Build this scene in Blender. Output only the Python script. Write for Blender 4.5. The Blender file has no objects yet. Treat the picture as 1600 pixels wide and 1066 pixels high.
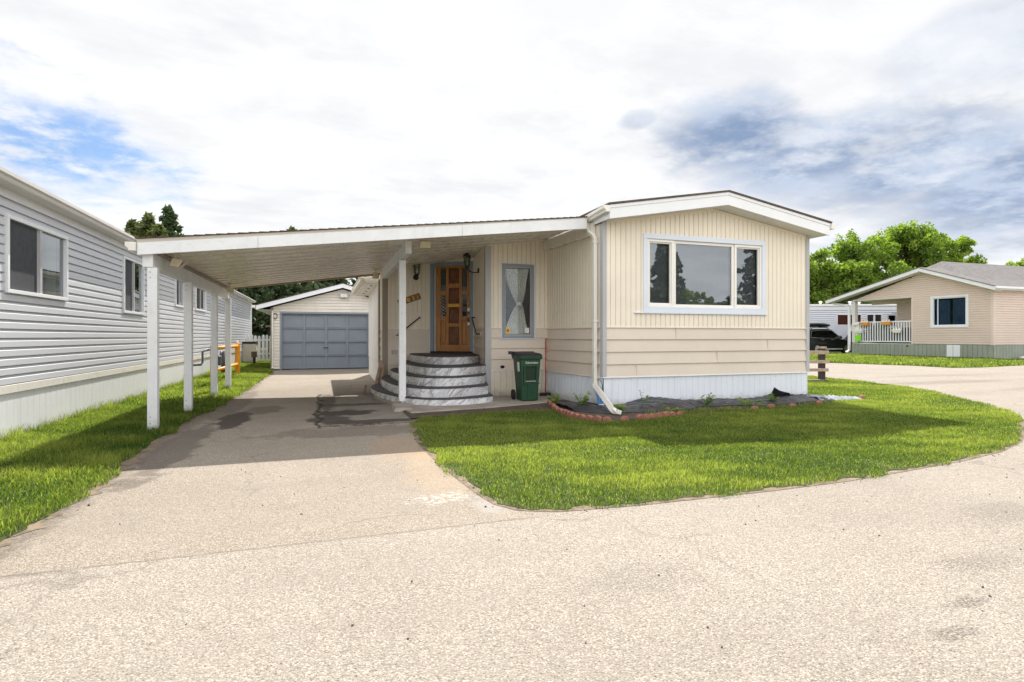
import bpy, bmesh, math, random
import numpy as np
from mathutils import Vector, Matrix

# ------------------------------------------------------------------ camera, sky, sun, exposure
scene = bpy.context.scene
COL = scene.collection
cam_d = bpy.data.cameras.new('camera')
cam = bpy.data.objects.new('camera', cam_d); COL.objects.link(cam)
cam_d.sensor_width = 36.0
cam_d.lens = 870 / 1600 * 36.0
cam_d.shift_y = -7.0 / 1600
cam_d.clip_start = 0.05; cam_d.clip_end = 3000
YAW = math.atan2(295, 870)
cam.location = (0, 0, 1.2)
cam.rotation_euler = (math.radians(90), 0, -YAW)
scene.camera = cam
scene.view_settings.view_transform = 'Standard'
scene.view_settings.look = 'None'
scene.view_settings.gamma = 1
scene.view_settings.exposure = 0.55

SUN_DIR = Vector((0.24, 0.86, 1.0)).normalized()      # towards the sun
elev = math.asin(SUN_DIR.z)
sun_d = bpy.data.lights.new('sun', 'SUN'); sun = bpy.data.objects.new('sun', sun_d); COL.objects.link(sun)
sun_d.energy = 5.0; sun_d.angle = math.radians(0.5); sun_d.color = (1.0, 0.955, 0.88)
sun.rotation_euler = SUN_DIR.to_track_quat('Z', 'Y').to_euler()

world = bpy.data.worlds.new('World'); scene.world = world; world.use_nodes = True

class NT:
    """tiny helper for wiring nodes"""
    def __init__(s, tree): s.t = tree; s.n = tree.nodes; s.l = tree.links; s.n.clear()
    def new(s, typ, **kw):
        n = s.n.new(typ)
        for k, v in kw.items(): setattr(n, k, v)
        return n
    def put(s, sock, v):
        if isinstance(v, bpy.types.NodeSocket): s.l.new(v, sock)
        elif v is not None:
            if sock.type == 'RGBA' and len(v) == 3: v = (*v, 1)
            sock.default_value = v
    def math(s, op, a, b=None, c=None, clamp=False):
        n = s.new('ShaderNodeMath', operation=op); n.use_clamp = clamp
        for i, v in enumerate((a, b, c)):
            if v is not None: s.put(n.inputs[i], v)
        return n.outputs[0]
    def vmath(s, op, a, b=None, scale=None):
        n = s.new('ShaderNodeVectorMath', operation=op)
        s.put(n.inputs[0], a)
        if b is not None: s.put(n.inputs[1], b)
        if scale is not None: s.put(n.inputs[3], scale)
        return n
    def mix(s, f, a, b, mode='MIX'):
        n = s.new('ShaderNodeMix', data_type='RGBA', blend_type=mode)
        s.put(n.inputs[0], f); s.put(n.inputs[6], a); s.put(n.inputs[7], b)
        return n.outputs[2]
    def noise(s, vec, scale, detail=4, rough=0.55, dist=0.0):
        n = s.new('ShaderNodeTexNoise'); s.put(n.inputs['Vector'], vec)
        n.inputs['Scale'].default_value = scale; n.inputs['Detail'].default_value = detail
        n.inputs['Roughness'].default_value = rough; n.inputs['Distortion'].default_value = dist
        return n.outputs[0]
    def ramp(s, f, lo, hi, a=0.0, b=1.0):
        n = s.new('ShaderNodeMapRange', interpolation_type='SMOOTHSTEP')
        s.put(n.inputs[0], f)
        for i, v in enumerate((lo, hi, a, b)): s.put(n.inputs[i + 1], v)
        return n.outputs[0]
    def voro(s, vec, scale, feature='F1', rnd=1.0):
        n = s.new('ShaderNodeTexVoronoi', feature=feature); s.put(n.inputs['Vector'], vec)
        n.inputs['Scale'].default_value = scale; n.inputs['Randomness'].default_value = rnd
        return n

w = NT(world.node_tree)
sky = w.new('ShaderNodeTexSky', sky_type='NISHITA')
sky.sun_disc = False; sky.sun_elevation = elev; sky.sun_rotation = math.atan2(SUN_DIR.x, SUN_DIR.y)
sky.air_density = 1.0; sky.dust_density = 1.0; sky.ozone_density = 1.2
tc = w.new('ShaderNodeTexCoord'); D = tc.outputs['Generated']
sep = w.new('ShaderNodeSeparateXYZ'); w.put(sep.inputs[0], D)
zz = w.math('MAXIMUM', sep.outputs[2], 0.0)
den = w.math('ADD', zz, 0.16)
cmb = w.new('ShaderNodeCombineXYZ')
w.put(cmb.inputs[0], w.math('DIVIDE', sep.outputs[0], den)); w.put(cmb.inputs[1], w.math('DIVIDE', sep.outputs[1], den))
P = cmb.outputs[0]
nb = w.noise(P, 1.0, 8, 0.58, 0.1)
nf = w.noise(P, 2.7, 12, 0.62, 0.15)
nw = w.noise(w.vmath('MULTIPLY', P, (1.0, 1.7, 1)).outputs[0], 1.5, 10, 0.60, 0.25)
npf = w.noise(P, 6.5, 10, 0.62, 0.1)
def blob(dirv, rad, soft, stretch=None):
    """a patch of sky centred on a direction; 1 inside, 0 outside, its rim broken up by noise"""
    v = Vector(dirv).normalized()
    diff = w.vmath('SUBTRACT', D, tuple(v)).outputs[0]
    if stretch: diff = w.vmath('MULTIPLY', diff, stretch).outputs[0]
    ln = w.vmath('LENGTH', diff).outputs[1]
    ln = w.math('ADD', ln, w.math('MULTIPLY', w.math('SUBTRACT', nf, 0.5), soft))
    ln = w.math('ADD', ln, w.math('MULTIPLY', w.math('SUBTRACT', nb, 0.5), soft * 0.8))
    return w.ramp(ln, rad * 1.25, rad * 0.35)
blue = w.math('MAXIMUM', blob((-0.475, 1.205, 0.325), 0.155, 0.34, (1, 1, 2.3)), w.math('MULTIPLY', blob((-0.62, 1.1, 0.42), 0.10, 0.5, (1, 1, 2)), 0.5))
dark = blob((0.72, 0.82, 0.355), 0.125, 0.30, (1, 1, 2.2))
for dv_, rd_, st_, k_ in (((0.86, 0.77, 0.32), 0.17, 2.5, 1.0), ((1.0, 0.72, 0.30), 0.19, 2.6, 1.0), ((1.16, 0.66, 0.275), 0.20, 2.8, 1.0), ((1.14, 0.67, 0.52), 0.12, 1.8, 0.4), ((1.05, 0.72, 0.37), 0.12, 2.2, 0.8), ((1.08, 0.70, 0.17), 0.20, 6.0, 0.55), ((0.535, 0.875, 0.388), 0.026, 2.2, 0.5), ((0.80, 0.80, 0.20), 0.12, 6.0, 0.35)):
    dark = w.math('MAXIMUM', dark, w.math('MULTIPLY', blob(dv_, rd_, 0.32 if rd_ > .05 else .08, (1, 1, st_)), k_))
behind = w.ramp(w.vmath('DOT_PRODUCT', D, (0.321, 0.947, 0)).outputs[1], 0.0, -0.55)
# cloud brightness: mostly a thin bright overcast, soft greyish ribs in it
cl = w.mix(w.ramp(nw, 0.44, 0.68), (9.2, 9.25, 9.35), (7.9, 8.0, 8.25))
cl = w.mix(w.math('MULTIPLY', w.ramp(nf, 0.46, 0.64), 0.30), cl, (7.2, 7.35, 7.7))
dk = w.mix(w.ramp(nf, 0.38, 0.60), (5.3, 6.1, 7.5), (2.5, 3.4, 5.1))
dm = w.math('MULTIPLY', dark, w.ramp(w.math('ADD', w.math('MULTIPLY', nw, 0.5), w.math('MULTIPLY', npf, 0.5)), 0.36, 0.52, 0.55, 1.0))
cl = w.mix(dm, cl, dk)
# unseen sky overhead and behind the camera, brightened to fill the shaded fronts
up = w.ramp(sep.outputs[2], 0.50, 0.85)
lift = w.math('ADD', 0.67, w.math('MAXIMUM', w.math('MULTIPLY', behind, 0.58), w.math('MULTIPLY', up, 0.15)))
lv = w.new('ShaderNodeCombineXYZ')
for i_ in range(3): w.put(lv.inputs[i_], lift)
cl = w.mix(1.0, cl, lv.outputs[0], 'MULTIPLY')
skc = w.mix(1.0, sky.outputs[0], (0.33, 0.56, 0.80), 'MULTIPLY')
skc = w.mix(w.math('MULTIPLY', w.ramp(npf, 0.42, 0.68), 0.8), skc, cl)
wc = w.mix(w.math('MULTIPLY', blue, 0.80), cl, skc)
bg = w.new('ShaderNodeBackground'); w.put(bg.inputs[0], wc); bg.inputs[1].default_value = 0.115
wo = w.new('ShaderNodeOutputWorld'); w.l.new(bg.outputs[0], wo.inputs[0])

# ------------------------------------------------------------------ materials
MATS = {}
def mat(name, color, rough=0.6, var=0.06, vscale=3.0, bump=0.0, bscale=60.0, spec=0.4, metal=0.0, dirt=0.0, streak=0.0, coat=0.0, splash=0.0):
    """painted / plain surface with slow colour variation, fine grain bump and optional weathering"""
    m = bpy.data.materials.new(name); m.use_nodes = True; MATS[name] = m
    n = NT(m.node_tree)
    g = n.new('ShaderNodeNewGeometry'); pos = g.outputs['Position']
    b = n.new('ShaderNodeBsdfPrincipled'); o = n.new('ShaderNodeOutputMaterial'); n.l.new(b.outputs[0], o.inputs[0])
    c1 = n.noise(pos, vscale, 5, 0.6)
    f = n.ramp(c1, 0.3, 0.7)
    c = n.mix(f, tuple(min(1, x * (1 + var)) for x in color), tuple(x * (1 - var) for x in color))
    if streak:
        sv = n.vmath('MULTIPLY', pos, (9, 9, 0.7)).outputs[0]
        c = n.mix(n.math('MULTIPLY', n.ramp(n.noise(sv, 1.0, 4, 0.6), 0.50, 0.75), streak), c, tuple(x * 0.62 for x in color))
    if dirt:
        c = n.mix(n.math('MULTIPLY', n.ramp(n.noise(pos, vscale * 5, 6, 0.7), 0.52, 0.74), dirt), c, tuple(x * y for x, y in zip(color, (0.5, 0.44, 0.36))))
    if splash:
        sz = n.new('ShaderNodeSeparateXYZ'); n.put(sz.inputs[0], pos)
        hz = n.math('ADD', sz.outputs[2], n.math('MULTIPLY', n.math('SUBTRACT', n.noise(pos, 9, 6, 0.7), 0.5), 0.30))
        c = n.mix(n.math('MULTIPLY', n.ramp(hz, 0.17, 0.0), splash), c, (0.26, 0.215, 0.16))
    n.put(b.inputs['Base Color'], c)
    n.put(b.inputs['Roughness'], n.ramp(n.noise(pos, vscale * 4, 3), 0.3, 0.7, max(0.03, rough - 0.07), min(1, rough + 0.07)))
    b.inputs['Metallic'].default_value = metal; b.inputs['Specular IOR Level'].default_value = spec
    if coat: b.inputs['Coat Weight'].default_value = coat; b.inputs['Coat Roughness'].default_value = 0.05
    if bump:
        bp = n.new('ShaderNodeBump'); bp.inputs['Strength'].default_value = bump; bp.inputs['Distance'].default_value = 0.004
        n.put(bp.inputs['Height'], n.noise(pos, bscale, 4, 0.6)); n.l.new(bp.outputs[0], b.inputs['Normal'])
    return m

CREAM = (0.83, 0.75, 0.625); TAN = (0.69, 0.60, 0.505)
mat('cream', CREAM, 0.5, 0.03, 1.5, 0.15, 40, streak=0.10, dirt=0.05)
mat('tan', TAN, 0.5, 0.03, 1.2, 0.12, 30, dirt=0.06, streak=0.06)
mat('white', (0.80, 0.81, 0.83), 0.45, 0.02, 2, 0.08, 60, dirt=0.08)
mat('white_wood', (0.78, 0.79, 0.80), 0.55, 0.04, 3, 0.3, 90, dirt=0.20, streak=0.16, splash=0.75)
mat('off_white', (0.80, 0.77, 0.70), 0.45, 0.03, 3, 0.08, 60, dirt=0.14, streak=0.12)
mat('skirt_white', (0.74, 0.77, 0.82), 0.45, 0.02, 2, 0.08, 60, dirt=0.08, streak=0.18, splash=0.55)
mat('trailer_skirt', (0.80, 0.81, 0.82), 0.45, 0.02, 2, 0.08, 60, dirt=0.10, streak=0.12, splash=0.55)
mat('cream_skirt', (0.74, 0.68, 0.56), 0.55, 0.04, 3, 0.1, 60, dirt=0.15, streak=0.1, splash=0.6)
mat('grey_trim', (0.44, 0.44, 0.45), 0.45, 0.03, 2, 0.05, 60)
mat('brown_trim', (0.30, 0.245, 0.19), 0.5, 0.05, 2)
mat('blue_trim', (0.27, 0.305, 0.35), 0.4, 0.03, 2, 0.05, 60)
mat('pale_trim', (0.70, 0.74, 0.82), 0.4, 0.02, 2, 0.05, 60)
mat('sash', (0.84, 0.81, 0.75), 0.4, 0.02, 2)
mat('trailer_blue', (0.60, 0.615, 0.65), 0.42, 0.02, 1.0, 0.10, 20, dirt=0.05)
mat('garage_blue', (0.235, 0.27, 0.315), 0.45, 0.05, 1.5, 0.08, 40, dirt=0.08)
mat('garage_siding', (0.82, 0.77, 0.69), 0.5, 0.04, 1.5, 0.1, 30, streak=0.12)
mat('white_panel', (0.82, 0.80, 0.76), 0.5, 0.03, 1.5)
mat('drip_tan', (0.55, 0.50, 0.43), 0.5, 0.04, 3)
mat('soffit', (0.78, 0.72, 0.65), 0.30, 0.04, 1.2)
mat('soffit_white', (0.72, 0.70, 0.66), 0.45, 0.04, 2)
mat('wood_dark', (0.17, 0.062, 0.024), 0.35, 0.3, 9)
mat('black_metal', (0.018, 0.018, 0.02), 0.4, 0.1, 20)
mat('mat_black', (0.035, 0.035, 0.04), 0.75, 0.2, 30, 0.5, 200)
mat('tread_grey', (0.065, 0.063, 0.066), 0.7, 0.2, 12, 0.4, 200, dirt=0.2)
mat('bin_green', (0.016, 0.060, 0.028), 0.42, 0.12, 5, 0.15, 200, dirt=0.12)
mat('bin_black', (0.02, 0.02, 0.022), 0.5, 0.1, 10)
mat('brass', (0.62, 0.36, 0.07), 0.35, 0.1, 20, metal=0.6)
mat('steel', (0.6, 0.6, 0.6), 0.3, 0.05, 20, metal=0.9)
mat('sign_wood', (0.20, 0.10, 0.025), 0.5, 0.25, 12)
mat('dull_paint', (0.66, 0.58, 0.42), 0.5, 0.08, 15)
mat('orange_paint', (0.72, 0.29, 0.015), 0.5, 0.08, 8, dirt=0.25)
mat('pipe_grey', (0.07, 0.075, 0.08), 0.5, 0.1, 10)
mat('brown_box', (0.13, 0.085, 0.06), 0.6, 0.1, 10)
mat('red_paint', (0.45, 0.04, 0.02), 0.4, 0.1, 10)
mat('board_wood', (0.42, 0.30, 0.22), 0.7, 0.2, 12, 0.3, 60)
mat('old_board', (0.20, 0.16, 0.13), 0.8, 0.25, 12, 0.4, 60)
mat('rail_wood', (0.40, 0.31, 0.23), 0.75, 0.2, 10, 0.4, 60)
mat('post_dark', (0.05, 0.035, 0.03), 0.7, 0.2, 10)
mat('concrete', (0.33, 0.29, 0.25), 0.85, 0.16, 3, 0.5, 90, dirt=0.35)
mat('soil', (0.085, 0.06, 0.042), 0.95, 0.3, 8, 1.0, 40, dirt=0.5)
mat('soil_light', (0.19, 0.145, 0.10), 0.95, 0.35, 9, 1.0, 60, dirt=0.6)
mat('edging', (0.30, 0.125, 0.09), 0.85, 0.25, 14, 0.6, 120, dirt=0.3)
mat('fabric_black', (0.026, 0.027, 0.033), 0.42, 0.2, 3, 0.4, 30, dirt=0.0, spec=0.6)
mat('bark', (0.09, 0.065, 0.045), 0.9, 0.3, 8, 0.8, 30)
mat('neigh_siding', (0.72, 0.60, 0.52), 0.5, 0.03, 1.0)
mat('neigh_skirt', (0.30, 0.33, 0.27), 0.6, 0.08, 1.0, streak=0.25)
mat('orange_pot', (0.75, 0.33, 0.06), 0.6, 0.1, 8)
mat('lime', (0.22, 0.75, 0.02), 0.5, 0.05, 8)
mat('car_paint', (0.010, 0.010, 0.012), 0.35, 0.1, 3, spec=0.25, coat=0.25)
mat('car_blue', (0.012, 0.014, 0.03), 0.25, 0.1, 3, coat=1.0)
mat('tyre', (0.02, 0.02, 0.02), 0.85, 0.1, 10)
mat('curtain_red', (0.62, 0.22, 0.18), 0.9, 0.1, 5)
mat('curtain_blue', (0.14, 0.25, 0.42), 0.9, 0.1, 5)
mat('curtain_green', (0.36, 0.40, 0.20), 0.9, 0.15, 5)
mat('blind', (0.36, 0.37, 0.40), 0.7, 0.04, 5)
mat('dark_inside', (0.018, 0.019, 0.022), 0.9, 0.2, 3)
mat('screen_grey', (0.055, 0.058, 0.065), 0.8, 0.1, 3)
mat('sticker', (0.75, 0.75, 0.72), 0.5, 0.03, 3)
mat('sticker_blue', (0.06, 0.20, 0.42), 0.5, 0.3, 30)
mat('text_white', (0.75, 0.76, 0.74), 0.5, 0.03, 3)
mat('weed', (0.07, 0.14, 0.025), 0.6, 0.3, 20)
mat('trailer_far', (0.66, 0.68, 0.75), 0.5, 0.03, 1)
mat('pebble', (0.10, 0.085, 0.07), 0.8, 0.5, 30)
mat('far_roof_edge', (0.62, 0.6, 0.57), 0.5, 0.04, 2)

def m_shingle(name, c1, c2):
    m = bpy.data.materials.new(name); m.use_nodes = True; MATS[name] = m; n = NT(m.node_tree)
    g = n.new('ShaderNodeTexCoord'); pos = g.outputs['Object']
    b = n.new('ShaderNodeBsdfPrincipled'); o = n.new('ShaderNodeOutputMaterial'); n.l.new(b.outputs[0], o.inputs[0])
    br = n.new('ShaderNodeTexBrick'); n.put(br.inputs['Vector'], pos); br.inputs['Scale'].default_value = 1.0
    br.inputs['Brick Width'].default_value = 0.32; br.inputs['Row Height'].default_value = 0.14; br.inputs['Mortar Size'].default_value = 0.008
    n.put(br.inputs['Color1'], c1); n.put(br.inputs['Color2'], c2); n.put(br.inputs['Mortar'], tuple(x * 0.4 for x in c1))
    c = n.mix(n.ramp(n.noise(pos, 160, 3), 0.35, 0.7), br.outputs[0], tuple(x * 0.55 for x in c1))
    n.put(b.inputs['Base Color'], c); b.inputs['Roughness'].default_value = 0.95
m_shingle('shingle_brown', (0.10, 0.075, 0.06), (0.15, 0.11, 0.09))
m_shingle('shingle_grey', (0.17, 0.16, 0.16), (0.25, 0.235, 0.23))

def m_wood():
    m = bpy.data.materials.new('door_wood'); m.use_nodes = True; MATS['door_wood'] = m; n = NT(m.node_tree)
    g = n.new('ShaderNodeNewGeometry'); pos = g.outputs['Position']
    b = n.new('ShaderNodeBsdfPrincipled'); o = n.new('ShaderNodeOutputMaterial'); n.l.new(b.outputs[0], o.inputs[0])
    v = n.vmath('MULTIPLY', pos, (14, 14, 1.1)).outputs[0]
    c = n.mix(n.ramp(n.noise(v, 3, 6, 0.65, 0.5), 0.3, 0.7), (0.52, 0.24, 0.065), (0.34, 0.14, 0.035))
    n.put(b.inputs['Base Color'], c); b.inputs['Roughness'].default_value = 0.35
m_wood()

def m_marble():
    m = bpy.data.materials.new('marble'); m.use_nodes = True; MATS['marble'] = m; n = NT(m.node_tree)
    g = n.new('ShaderNodeNewGeometry'); pos = g.outputs['Position']
    b = n.new('ShaderNodeBsdfPrincipled'); o = n.new('ShaderNodeOutputMaterial'); n.l.new(b.outputs[0], o.inputs[0])
    # diagonal veins: shear x against z, stretch, then distort
    m0 = n.new('ShaderNodeMapping'); m0.inputs['Rotation'].default_value = (0, math.radians(-48), math.radians(20)); n.put(m0.inputs[0], pos)
    mp = n.new('ShaderNodeMapping'); mp.inputs['Scale'].default_value = (2.6, 0.9, 0.55); n.put(mp.inputs[0], m0.outputs[0])
    nz = n.noise(mp.outputs[0], 1.9, 6, 0.6, 0.9)
    vein = n.ramp(n.math('ABSOLUTE', n.math('SUBTRACT', nz, 0.5)), 0.035, 0.0)
    nz2 = n.noise(mp.outputs[0], 3.4, 4, 0.6, 1.0)
    vein2 = n.ramp(n.math('ABSOLUTE', n.math('SUBTRACT', nz2, 0.52)), 0.03, 0.0)
    c = n.mix(n.ramp(nz2, 0.40, 0.70), (0.74, 0.74, 0.76), (0.52, 0.52, 0.55))
    tint = n.mix(n.ramp(n.noise(pos, 1.3, 2), 0.42, 0.62), (0.10, 0.095, 0.10), (0.27, 0.15, 0.13))
    c = n.mix(n.math('MULTIPLY', vein, 0.62), c, tint)
    c = n.mix(n.math('MULTIPLY', vein2, 0.45), c, (0.20, 0.19, 0.20))
    n.put(b.inputs['Base Color'], c); b.inputs['Roughness'].default_value = 0.35
m_marble()

def m_glass(name='glass', tint=(0.80, 0.84, 0.86), refl=1.0, ior=1.5, thru=0.75):
    m = bpy.data.materials.new(name); m.use_nodes = True; MATS[name] = m; n = NT(m.node_tree)
    fr = n.new('ShaderNodeFresnel'); fr.inputs[0].default_value = ior
    t = n.new('ShaderNodeBsdfTransparent'); n.put(t.inputs[0], tuple(x * thru for x in tint))
    g = n.new('ShaderNodeBsdfGlossy'); g.inputs['Roughness'].default_value = 0.004; g.inputs[0].default_value = (0.9, 0.95, 1, 1)
    tcn = n.new('ShaderNodeNewGeometry')
    bp = n.new('ShaderNodeBump'); bp.inputs['Strength'].default_value = 0.12; bp.inputs['Distance'].default_value = 0.02
    n.put(bp.inputs['Height'], n.noise(tcn.outputs['Position'], 1.8, 1)); n.l.new(bp.outputs[0], g.inputs['Normal'])
    mx = n.new('ShaderNodeMixShader'); n.put(mx.inputs[0], n.math('MULTIPLY', n.math('ADD', fr.outputs[0], 0.075), refl * 1.5, clamp=True))
    n.l.new(t.outputs[0], mx.inputs[1]); n.l.new(g.outputs[0], mx.inputs[2])
    o = n.new('ShaderNodeOutputMaterial'); n.l.new(mx.outputs[0], o.inputs[0])
m_glass()
m_glass('clear_pane', (0.9, 0.93, 0.93), 0.35, 1.45, 1.0)
m_glass('lamp_glass', (0.7, 0.78, 0.7), 0.5, 1.45, 0.8)
m_glass('car_glass', (0.25, 0.28, 0.28), 1.4, 1.6, 0.8)

def m_lace():
    m = bpy.data.materials.new('lace'); m.use_nodes = True; MATS['lace'] = m; n = NT(m.node_tree)
    tcn = n.new('ShaderNodeTexCoord'); uv = tcn.outputs['Object']
    v = n.voro(uv, 42); f = n.ramp(v.outputs[0], 0.25, 0.50)
    gr = n.noise(n.vmath('MULTIPLY', uv, (40, 1, 60)).outputs[0], 2, 2)
    f = n.math('MULTIPLY', f, n.ramp(gr, 0.35, 0.6, 0.4, 1.0))
    a = n.math('SUBTRACT', 0.92, n.math('MULTIPLY', f, 0.36))
    d = n.new('ShaderNodeBsdfDiffuse'); d.inputs[0].default_value = (0.85, 0.84, 0.79, 1)
    tr = n.new('ShaderNodeBsdfTransparent'); mx = n.new('ShaderNodeMixShader')
    n.put(mx.inputs[0], a); n.l.new(tr.outputs[0], mx.inputs[1]); n.l.new(d.outputs[0], mx.inputs[2])
    o = n.new('ShaderNodeOutputMaterial'); n.l.new(mx.outputs[0], o.inputs[0])
m_lace()

def m_leaf(name, ca, cb, trans=0.35, rough=0.55):
    """foliage: colour between ca and cb by the per-leaf 'tint' attribute"""
    m = bpy.data.materials.new(name); m.use_nodes = True; MATS[name] = m; n = NT(m.node_tree)
    at = n.new('ShaderNodeAttribute', attribute_name='tint')
    c = n.mix(at.outputs['Fac'], ca, cb)
    b = n.new('ShaderNodeBsdfPrincipled'); n.put(b.inputs['Base Color'], c); b.inputs['Roughness'].default_value = rough; b.inputs['Specular IOR Level'].default_value = 0.25
    t = n.new('ShaderNodeBsdfTranslucent'); n.put(t.inputs[0], n.mix(1.0, c, (1.5, 1.7, 0.7), 'MULTIPLY'))
    mx = n.new('ShaderNodeMixShader'); mx.inputs[0].default_value = trans
    n.l.new(b.outputs[0], mx.inputs[1]); n.l.new(t.outputs[0], mx.inputs[2])
    o = n.new('ShaderNodeOutputMaterial'); n.l.new(mx.outputs[0], o.inputs[0])
m_leaf('grass_blade', (0.040, 0.088, 0.012), (0.32, 0.345, 0.095), 0.55, 0.5)
m_leaf('leaf', (0.085, 0.15, 0.025), (0.33, 0.42, 0.075), 0.45)
m_leaf('leaf_yellow', (0.14, 0.22, 0.03), (0.40, 0.47, 0.08), 0.45)
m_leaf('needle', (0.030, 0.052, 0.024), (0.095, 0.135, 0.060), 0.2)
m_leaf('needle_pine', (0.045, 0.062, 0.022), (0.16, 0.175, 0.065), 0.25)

def gblob(n, pos, cx, cy, rx, ry, rag, nz, hi=1.25, lo=0.55):
    """soft-edged ragged patch on the ground at world (cx, cy)"""
    v = n.vmath('MULTIPLY', n.vmath('SUBTRACT', pos, (cx, cy, 0)).outputs[0], (1 / rx, 1 / ry, 0)).outputs[0]
    l = n.vmath('LENGTH', v).outputs[1]
    l = n.math('ADD', l, n.math('MULTIPLY', n.math('SUBTRACT', nz, 0.5), rag))
    return n.ramp(l, hi, lo)

def m_asphalt(name, base1, base2, driveway):
    m = bpy.data.materials.new(name); m.use_nodes = True; MATS[name] = m; n = NT(m.node_tree)
    g = n.new('ShaderNodeNewGeometry'); pos = g.outputs['Position']
    sp = n.new('ShaderNodeSeparateXYZ'); n.put(sp.inputs[0], pos)
    b = n.new('ShaderNodeBsdfPrincipled'); o = n.new('ShaderNodeOutputMaterial'); n.l.new(b.outputs[0], o.inputs[0])
    big = n.noise(pos, 0.55, 5, 0.6); mid = n.noise(pos, 3.2, 6, 0.65); fine = n.noise(pos, 26, 5, 0.7)
    vo = n.voro(pos, 125); vo2 = n.voro(n.vmath('MULTIPLY', pos, (1, 1, 0)).outputs[0], 46)
    c = n.mix(n.ramp(big, 0.35, 0.65), base1, base2)
    # the single stones of the aggregate
    stone = n.new('ShaderNodeSeparateColor'); n.put(stone.inputs[0], vo.outputs['Color'])
    c = n.mix(n.math('MULTIPLY', n.ramp(stone.outputs[0], 0.45, 1.0), 0.60), c, tuple(min(.75, x * 1.7) for x in base1))
    c = n.mix(n.math('MULTIPLY', n.ramp(stone.outputs[1], 0.55, 1.0), 0.65), c, tuple(x * y * 0.50 for x, y in zip(base1, (1, .93, .86))))
    gap = n.ramp(vo.outputs['Distance'], 0.42, 0.66)
    c = n.mix(n.math('MULTIPLY', gap, 0.40), c, tuple(x * 0.45 for x in base1))
    sn = n.noise(pos, 85, 3, 0.6); pit = n.math('MULTIPLY', n.ramp(sn, 0.60, 0.68), n.ramp(mid, 0.36, 0.56, 0.4, 1.0))
    c = n.mix(n.math('MULTIPLY', pit, 0.85), c, tuple(x * 0.25 for x in base1))
    # hairline cracks and worn lanes
    cv = n.new('ShaderNodeTexVoronoi', feature='DISTANCE_TO_EDGE'); cv.inputs['Scale'].default_value = 0.42
    wv_ = n.new('ShaderNodeTexNoise'); n.put(wv_.inputs['Vector'], pos); wv_.inputs['Scale'].default_value = 1.6; wv_.inputs['Detail'].default_value = 8
    n.put(cv.inputs['Vector'], n.vmath('ADD', pos, n.vmath('MULTIPLY', wv_.outputs['Color'], (0.9, 0.9, 0)).outputs[0]).outputs[0])
    hair = n.math('MULTIPLY', n.ramp(cv.outputs[0], 0.006, 0.001), n.ramp(n.noise(pos, 0.8, 4), 0.44, 0.52))
    c = n.mix(n.math('MULTIPLY', hair, 0.34), c, tuple(x * 0.35 for x in base1))
    lane = n.noise(n.vmath('MULTIPLY', pos, (0.25, 1.6, 0)).outputs[0], 1.0, 5, 0.6)
    c = n.mix(n.math('MULTIPLY', n.ramp(lane, 0.42, 0.66), 0.30), c, tuple(x * 0.72 for x in base1))
    c = n.mix(n.math('MULTIPLY', n.ramp(mid, 0.56, 0.76), 0.30), c, tuple(x * 0.66 for x in base1))
    h = n.math('ADD', n.math('MULTIPLY', vo.outputs['Distance'], -0.7), n.math('MULTIPLY', fine, 0.6))
    h = n.math('SUBTRACT', h, n.math('MULTIPLY', pit, 0.5))
    rag = n.noise(pos, 2.3, 6, 0.68); rag2 = n.noise(pos, 7, 6, 0.7)
    if driveway:
        # newer smooth grey patch of tarmac beside the steps and its dark damp puddles
        dk = (0.075, 0.062, 0.052)
        sm = n.math('MULTIPLY', n.ramp(n.math('ADD', sp.outputs[0], n.math('MULTIPLY', rag2, 0.25)), 0.0, 0.06), n.ramp(n.math('ADD', sp.outputs[1], n.math('MULTIPLY', rag2, 0.5)), 8.1, 8.16))
        sm = n.math('MULTIPLY', sm, n.ramp(sp.outputs[1], 12.6, 12.2))
        c = n.mix(n.math('MULTIPLY', sm, 0.8), c, n.mix(n.ramp(mid, 0.35, 0.65), (0.215, 0.19, 0.165), (0.28, 0.25, 0.215)))
        for (cx, cy, rx, ry, k) in ((0.28, 9.15, 0.50, 0.36, 1.0), (0.12, 8.5, 0.28, 0.5, .9), (0.66, 8.1, 0.75, 0.20, .95), (0.08, 10.8, 0.16, 1.4, .7), (0.55, 10.2, .55, .22, .75), (-1.22, 8.9, 0.22, 0.75, .95), (-0.95, 9.9, .3, .6, .45), (0.5, 7.3, 1.2, .40, .40), (-1.5, 6.9, .22, 1.9, .55), (-1.45, 11.0, .2, 2.5, .4)):
            c = n.mix(n.math('MULTIPLY', gblob(n, pos, cx, cy, rx, ry, 2.2, rag, 1.12, 0.80), k), c, dk)
        c = n.mix(n.math('MULTIPLY', gblob(n, pos, 0.9, 6.1, 0.45, 0.7, 1.8, rag), 0.28), c, (0.40, 0.25, 0.14))       # rusty tint
        c = n.mix(n.math('MULTIPLY', gblob(n, pos, 1.0, 5.0, 0.35, 0.9, 1.8, rag), 0.30), c, (0.46, 0.33, 0.20))
        c = n.mix(n.math('MULTIPLY', n.math('MULTIPLY', gblob(n, pos, 0.83, 4.08, 0.24, 0.15, 3.2, rag2), n.ramp(fine, 0.46, 0.58)), 0.7), c, (0.56, 0.53, 0.49))                                # white spill
        c = n.mix(n.math('MULTIPLY', gblob(n, pos, 1.12, 3.82, 0.12, 0.2, 1.6, rag2), 0.7), c, (0.36, 0.33, 0.31))
        # cracks round the patch
        cr = n.ramp(n.math('ABSOLUTE', n.math('SUBTRACT', n.math('ADD', sp.outputs[0], n.math('MULTIPLY', rag, 0.5)), 0.18)), 0.05, 0.015)
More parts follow.
